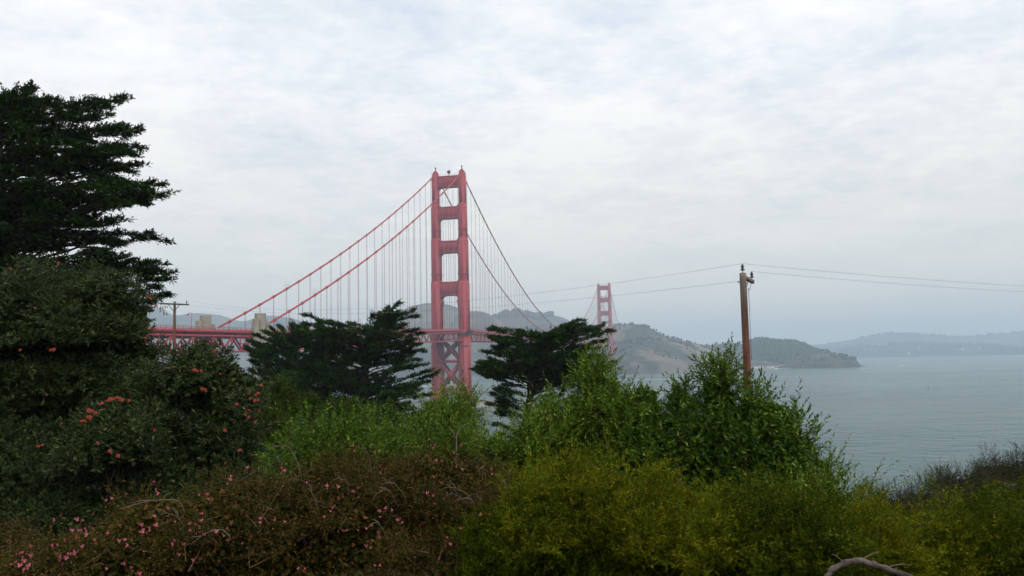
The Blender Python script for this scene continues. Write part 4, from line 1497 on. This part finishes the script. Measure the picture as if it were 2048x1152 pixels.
# scrub on the small rise at the right
for k, (lab, lobes) in enumerate((
        ('dark coastal scrub bush on top of the rise at the right edge', [(2000, 958, 21, 70, 34, 1.0), (2070, 950, 21, 60, 38, 1.0)]),
        ('brownish coastal scrub bush on the slope of the rise, facing the water', [(1910, 985, 20, 60, 38, 0.9), (1960, 985, 19, 60, 34, 0.9)]),
        ('low dark scrub bush at the foot of the rise by the water', [(1850, 1010, 18, 50, 26, 0.8), (1790, 1020, 17, 50, 24, 0.8), (1735, 1035, 16, 45, 28, 0.7)]))):
    leafy('scrub_bush', lab, 'shrub', lobes, 'scrub', 60 + k, dens=70, sl=0.26, n=12, L=0.045, W=0.016, upb=0.5, group='scrub on the rise', fill=260, bumpy=0.2, stray=0.06)
leafy('scrub_bush', 'pale green wispy bush at the crest edge beside the water', 'shrub', [(1852, 985, 19, 20, 20, 0.3), (1835, 995, 19, 20, 16, 0.3)],
      'shrub3', 66, dens=40, sl=0.35, n=10, L=0.04, W=0.014, upb=0.9, group='scrub on the rise', fill=30)

# ------------------------------------------------------------------ feathery bushes
def plumes(acc, B, D, ln, r, m=15, k=6, nl=0.034, nw=0.0085):
    D, X, Y = frame(D)
    S = len(B)
    ln = np.broadcast_to(ln, (S,)) * r.uniform(0.65, 1.3, S)
    bend = r.normal(0, 1, (S, 3)); bend[:, 2] = -0.5
    roll = r.uniform(0, 6.28, S)
    for i in range(m):
        f = (i + 0.5) / m
        a = roll + (i % 2) * np.pi + r.normal(0, 0.55, S)
        rad = np.cos(a)[:, None] * X + np.sin(a)[:, None] * Y
        P0 = B + D * (ln * f)[:, None] + bend * (ln * f * f * 0.16)[:, None]
        sd = nrm(D * 0.9 + rad * (1.05 - 0.4 * f) + r.normal(0, 0.12, (S, 3)))
        sl = ln * 0.30 * (1 - 0.66 * f) * r.uniform(0.7, 1.2, S)
        for j in range(k):
            g = (j + 0.6) / k
            P = P0 + sd * (sl * g)[:, None]
            nd = sd * 0.9 + r.normal(0, 0.5, (S, 3))
            acc.needles(P, nd, r.normal(size=(S, 3)), nl * r.uniform(0.7, 1.25, S), nw)
        acc.needles(P0, sd, r.normal(size=(S, 3)), sl, 0.003)


def feathery(label, lobes, mat, seed, dens=62, ln=0.29, wind=(0.25, 0, 0.55)):
    r = np.random.default_rng(seed)
    b = base_of(lobes)
    t = thing('feathery_bush', label, 'bush', b, 'feathery bushes')
    a = Acc()
    P, Nn = sample_puffs(puffs(lobes, 0.15, seed, 2.1, 0.62, (0.25, 0, 0.6)), dens, 0.45, r)
    D = nrm(Nn * 0.75 + np.array(wind) + 0.5 * np.stack([noise3(P, 5.0, seed), 0 * P[:, 0], noise3(P, 5.0, seed + 9)], -1) + r.normal(0, 0.15, P.shape))
    plumes(a, P - D * ln * 0.5, D, ln, r)
    fill_leaves(a, lobes, 1500, 0.07, 0.018, r)
    rel(a, 'foliage', MAT[mat], t, kind='stuff')
    a = Acc(); stems_to(a, b - np.array([0, 0, 0.05]), lobes, r, 0.03, 4)
    rel(a, 'stems', MAT['browntwig'], t, smooth=True)
    return t


feathery('golden green feathery bush right beside the russet bush', [(1085, 1045, 7.4, 85, 68, 0.7), (1180, 1070, 7.3, 85, 66, 0.7), (1030, 1090, 7.2, 55, 68, 0.6)], 'gold', 71)
feathery('dark green feathery bush low at the bottom centre', [(1080, 1105, 7.2, 110, 70, 0.55), (980, 1155, 7.1, 100, 70, 0.5), (1130, 1180, 7.15, 140, 70, 0.45)], 'green_f', 72)
feathery('golden feathery bush in front of the large green shrub', [(1290, 1088, 7.0, 90, 68, 0.7), (1380, 1108, 6.8, 90, 66, 0.7), (1300, 1140, 7.1, 125, 75, 0.5)], 'gold', 73)
feathery('olive feathery bush below the small airy shrub', [(1500, 1115, 6.8, 95, 75, 0.7), (1600, 1135, 6.6, 95, 65, 0.7), (1480, 1180, 6.9, 145, 75, 0.5)], 'green_f', 74)
feathery('yellowish feathery bush along the bottom right, behind the grey branch', [(1720, 1130, 7.0, 90, 55, 0.7), (1830, 1125, 7.2, 95, 60, 0.7), (1720, 1190, 7.1, 150, 65, 0.5)], 'gold', 75)
feathery('dull golden feathery bush in the bottom right corner', [(1940, 1115, 7.3, 95, 58, 0.6), (2040, 1105, 7.3, 95, 58, 0.6), (1970, 1165, 7.3, 170, 75, 0.5), (1860, 1190, 7.3, 120, 65, 0.45)], 'green_f', 76)

# ------------------------------------------------------------------ russet bush with pink flowers
def flower_mesh():
    a = Acc()
    r = np.random.default_rng(4)
    for c in ((0, 0, 0), (0.016, -0.004, 0.008), (-0.013, 0.004, 0.010), (0.004, -0.01, -0.014)):
        for k in range(5):
            an = k * 1.2566 + r.random()
            d = np.array([[math.cos(an), -0.35, math.sin(an)]])
            a.leaves(np.array([c], float), d, np.array([[0, -1.0, 0.2]]), 0.016, 0.014)
    return a.mesh('flower', MAT['pink'])


FLOWER = flower_mesh()
ESC = [
    ('russet bush with many pink flowers in the bottom left corner', [(170, 1165, 5.8, 190, 125, 0.8), (40, 1200, 5.6, 160, 110, 0.7), (330, 1090, 6.2, 150, 115, 0.8), (260, 1185, 6.2, 190, 85, 0.5), (-40, 1135, 6.8, 130, 85, 0.6)], 120, (0, 470)),
    ('broad russet bush with pale arching twigs and scattered pink flowers', [(500, 1055, 6.6, 160, 115, 0.9), (660, 1018, 7.0, 170, 115, 0.9), (520, 1145, 6.6, 190, 95, 0.7), (720, 1110, 6.9, 175, 105, 0.75), (610, 1090, 7.3, 130, 80, 0.5)], 62, (400, 800)),
    ('brown russet bush between the broad one and the golden feathery bush', [(830, 988, 7.6, 135, 95, 0.9), (930, 998, 7.8, 110, 98, 0.9), (860, 1085, 7.4, 135, 105, 0.75), (960, 1075, 7.7, 80, 70, 0.5)], 40, (740, 1000)),
]
for q, (lab, lobes, nf, xr) in enumerate(ESC):
    r = np.random.default_rng(80 + q)
    b = base_of(lobes)
    t = thing('flowering_bush', lab, 'bush', b, 'russet bushes with pink flowers')
    a = Acc()
    P, Nn = sample_puffs(puffs(lobes, 0.17, 90 + q, 0.8, 0.9), 190, 0.55, r)
    D = nrm(Nn + np.array([-0.1, 0, 0.25]) + r.normal(0, 0.55, P.shape))
    shoots(a, P - D * 0.10, D, 0.19, 13, 0.024, 0.0115, r, 0.9, 0.35)
    fill_leaves(a, lobes, 1500, 0.055, 0.032, r)
    rel(a, 'foliage', MAT['esc'], t, kind='stuff')
    a = Acc()
    sel = r.random(len(P)) < 0.10
    B0, D0 = P[sel] - D[sel] * 0.22, D[sel]
    a.needles(B0, D0, r.normal(size=B0.shape), r.uniform(0.25, 0.42, len(B0)), 0.006)
    stems_to(a, b - np.array([0, 0, 0.05]), lobes, r, 0.03, 4)
    rel(a, 'stems', MAT['browntwig'], t, kind='stuff')
    n = 0
    while n < nf:
        if n < 1 or random.random() < 0.5:
            px = random.uniform(*xr); py = random.uniform(880, 1150)
        else:
            px += random.gauss(0, 9); py += random.gauss(0, 8)
        h = ray_lobes(px, py, lobes, 1.03)
        if h is None or h[2][2] < -0.2 or h[1][2] < ground_z(h[1][0], h[1][1]) + 0.1:
            n += 0.2
            continue
        o = put('flower', FLOWER, t, tuple(h[1] - b + h[2] * 0.02))
        o.rotation_euler = (random.uniform(-.7, .5), random.uniform(-.6, .6), random.uniform(-1.0, 1.0))
        s = random.uniform(0.24, 0.60); o.scale = (s, s, s)
        n += 1
    for k in range(7):                                             # pale arching twigs
        px = random.uniform(*xr)
        h = ray_lobes(px, random.uniform(900, 1080), lobes, 0.95)
        if h is None:
            continue
        s = h[1] - b
        dx = random.uniform(0.12, 0.5) * random.choice((-1, -1, 1))
        a = Acc()
        h1 = random.uniform(0.08, 0.30)
        w = bez(s - h[2] * 0.1, s + np.array([dx * random.uniform(0.1, 0.6), -0.05, h1]), s + np.array([dx, -0.12, h1 * random.uniform(-0.2, 1.0)]), 11)
        w[1:] += np.cumsum(np.array([[random.gauss(0, 0.006) for _ in range(3)] for _ in range(10)]), 0)
        a.tube(w, np.linspace(0.0032, 0.0011, 11), 5)
        for f in random.sample(range(3, 9), 3):
            e = w[f] + (w[f + 1] - w[f]) * random.uniform(1, 2.5) + np.array([random.uniform(-.05, .05), random.uniform(-.03, .03), random.uniform(-.02, .07)])
            a.tube([w[f], (w[f] + e) / 2 + np.array([0, 0, 0.008]), e], [0.0022, 0.0017, 0.001], 4)
        a.build('bare_twig', MAT['twig'], t, True)

# upright dead twigs in front of the green shrub at the centre, and the grey branch at the bottom right
p0 = at(912, 905, 7.9)
p0[2] -= 0.1
t = thing('dead_shoot', 'thin pale dead shoot standing up from the russet bush at centre', 'twig', p0)
a = Acc()
a.tube([[0, 0, -0.5], [0, 0, 0.0], at(913, 870, 7.9) - p0, at(920, 855, 7.9) - p0, at(938, 845, 7.9) - p0], [0.008, 0.006, 0.005, 0.004, 0.002], 5)
a.tube([at(912, 880, 7.9) - p0, at(905, 862, 7.9) - p0, at(897, 856, 7.9) - p0], [0.004, 0.003, 0.002], 5)
a.build('stem', MAT['twig'], t, True)

pts = np.array([at(1648, 1165, 4.5), at(1662, 1140, 4.5), at(1690, 1124, 4.5), at(1725, 1121, 4.5), at(1752, 1130, 4.45), at(1785, 1143, 4.4), at(1830, 1156, 4.3), at(1880, 1185, 4.2)])
t = thing('dead_branch', 'gnarled bare grey branch arching at the bottom edge on the right', 'branch', pts[0])
a = Acc()
u = np.linspace(0, 1, 30); tt = np.linspace(0, 1, len(pts))
pp = np.stack([np.interp(u, tt, pts[:, i]) for i in range(3)], -1)
for _ in range(2):
    pp[1:-1] = (pp[:-2] + 2 * pp[1:-1] + pp[2:]) / 4
pp += np.random.default_rng(5).normal(0, 0.0025, pp.shape)
a.tube(pp, (0.016 + 0.0025 * np.sin(np.arange(30) * 1.7) + 0.0015 * np.sin(np.arange(30) * 4.1)) * np.interp(u, [0, .4, 1], [0.9, 1.15, .75]), 10)
rel(a, 'limb', MAT['deadwood'], t, True)
a = Acc()
for i, d in ((12, (0.10, -0.02, 0.05)), (8, (-0.08, -0.03, 0.06)), (19, (0.14, 0.0, 0.015)), (22, (-0.05, -0.04, 0.03))):
    a.tube(bez(pp[i], pp[i] + np.array(d) * 0.6 + np.array([0, 0, 0.02]), pp[i] + np.array(d), 6), np.linspace(0.0035, 0.001, 6), 5)
rel(a, 'twigs', MAT['twig'], t, True)

# ------------------------------------------------------------------ haze
m = bpy.data.materials.new('sea_haze')
m.use_nodes = True
nt = m.node_tree
nt.nodes.clear()
o = nt.nodes.new('ShaderNodeOutputMaterial')
v = nt.nodes.new('ShaderNodeVolumePrincipled')
v.inputs['Color'].default_value = (0.70, 0.85, 1.0, 1)
v.inputs['Density'].default_value = 0.00023
v.inputs['Anisotropy'].default_value = 0.2
nt.links.new(v.outputs[0], o.inputs['Volume'])
a = Acc()
a.box((0, 3200, 176), (18000, 12800, 370))
a.build('haze', m, kind='stuff', label='pale bluish sea haze filling the air over the strait', category='haze')
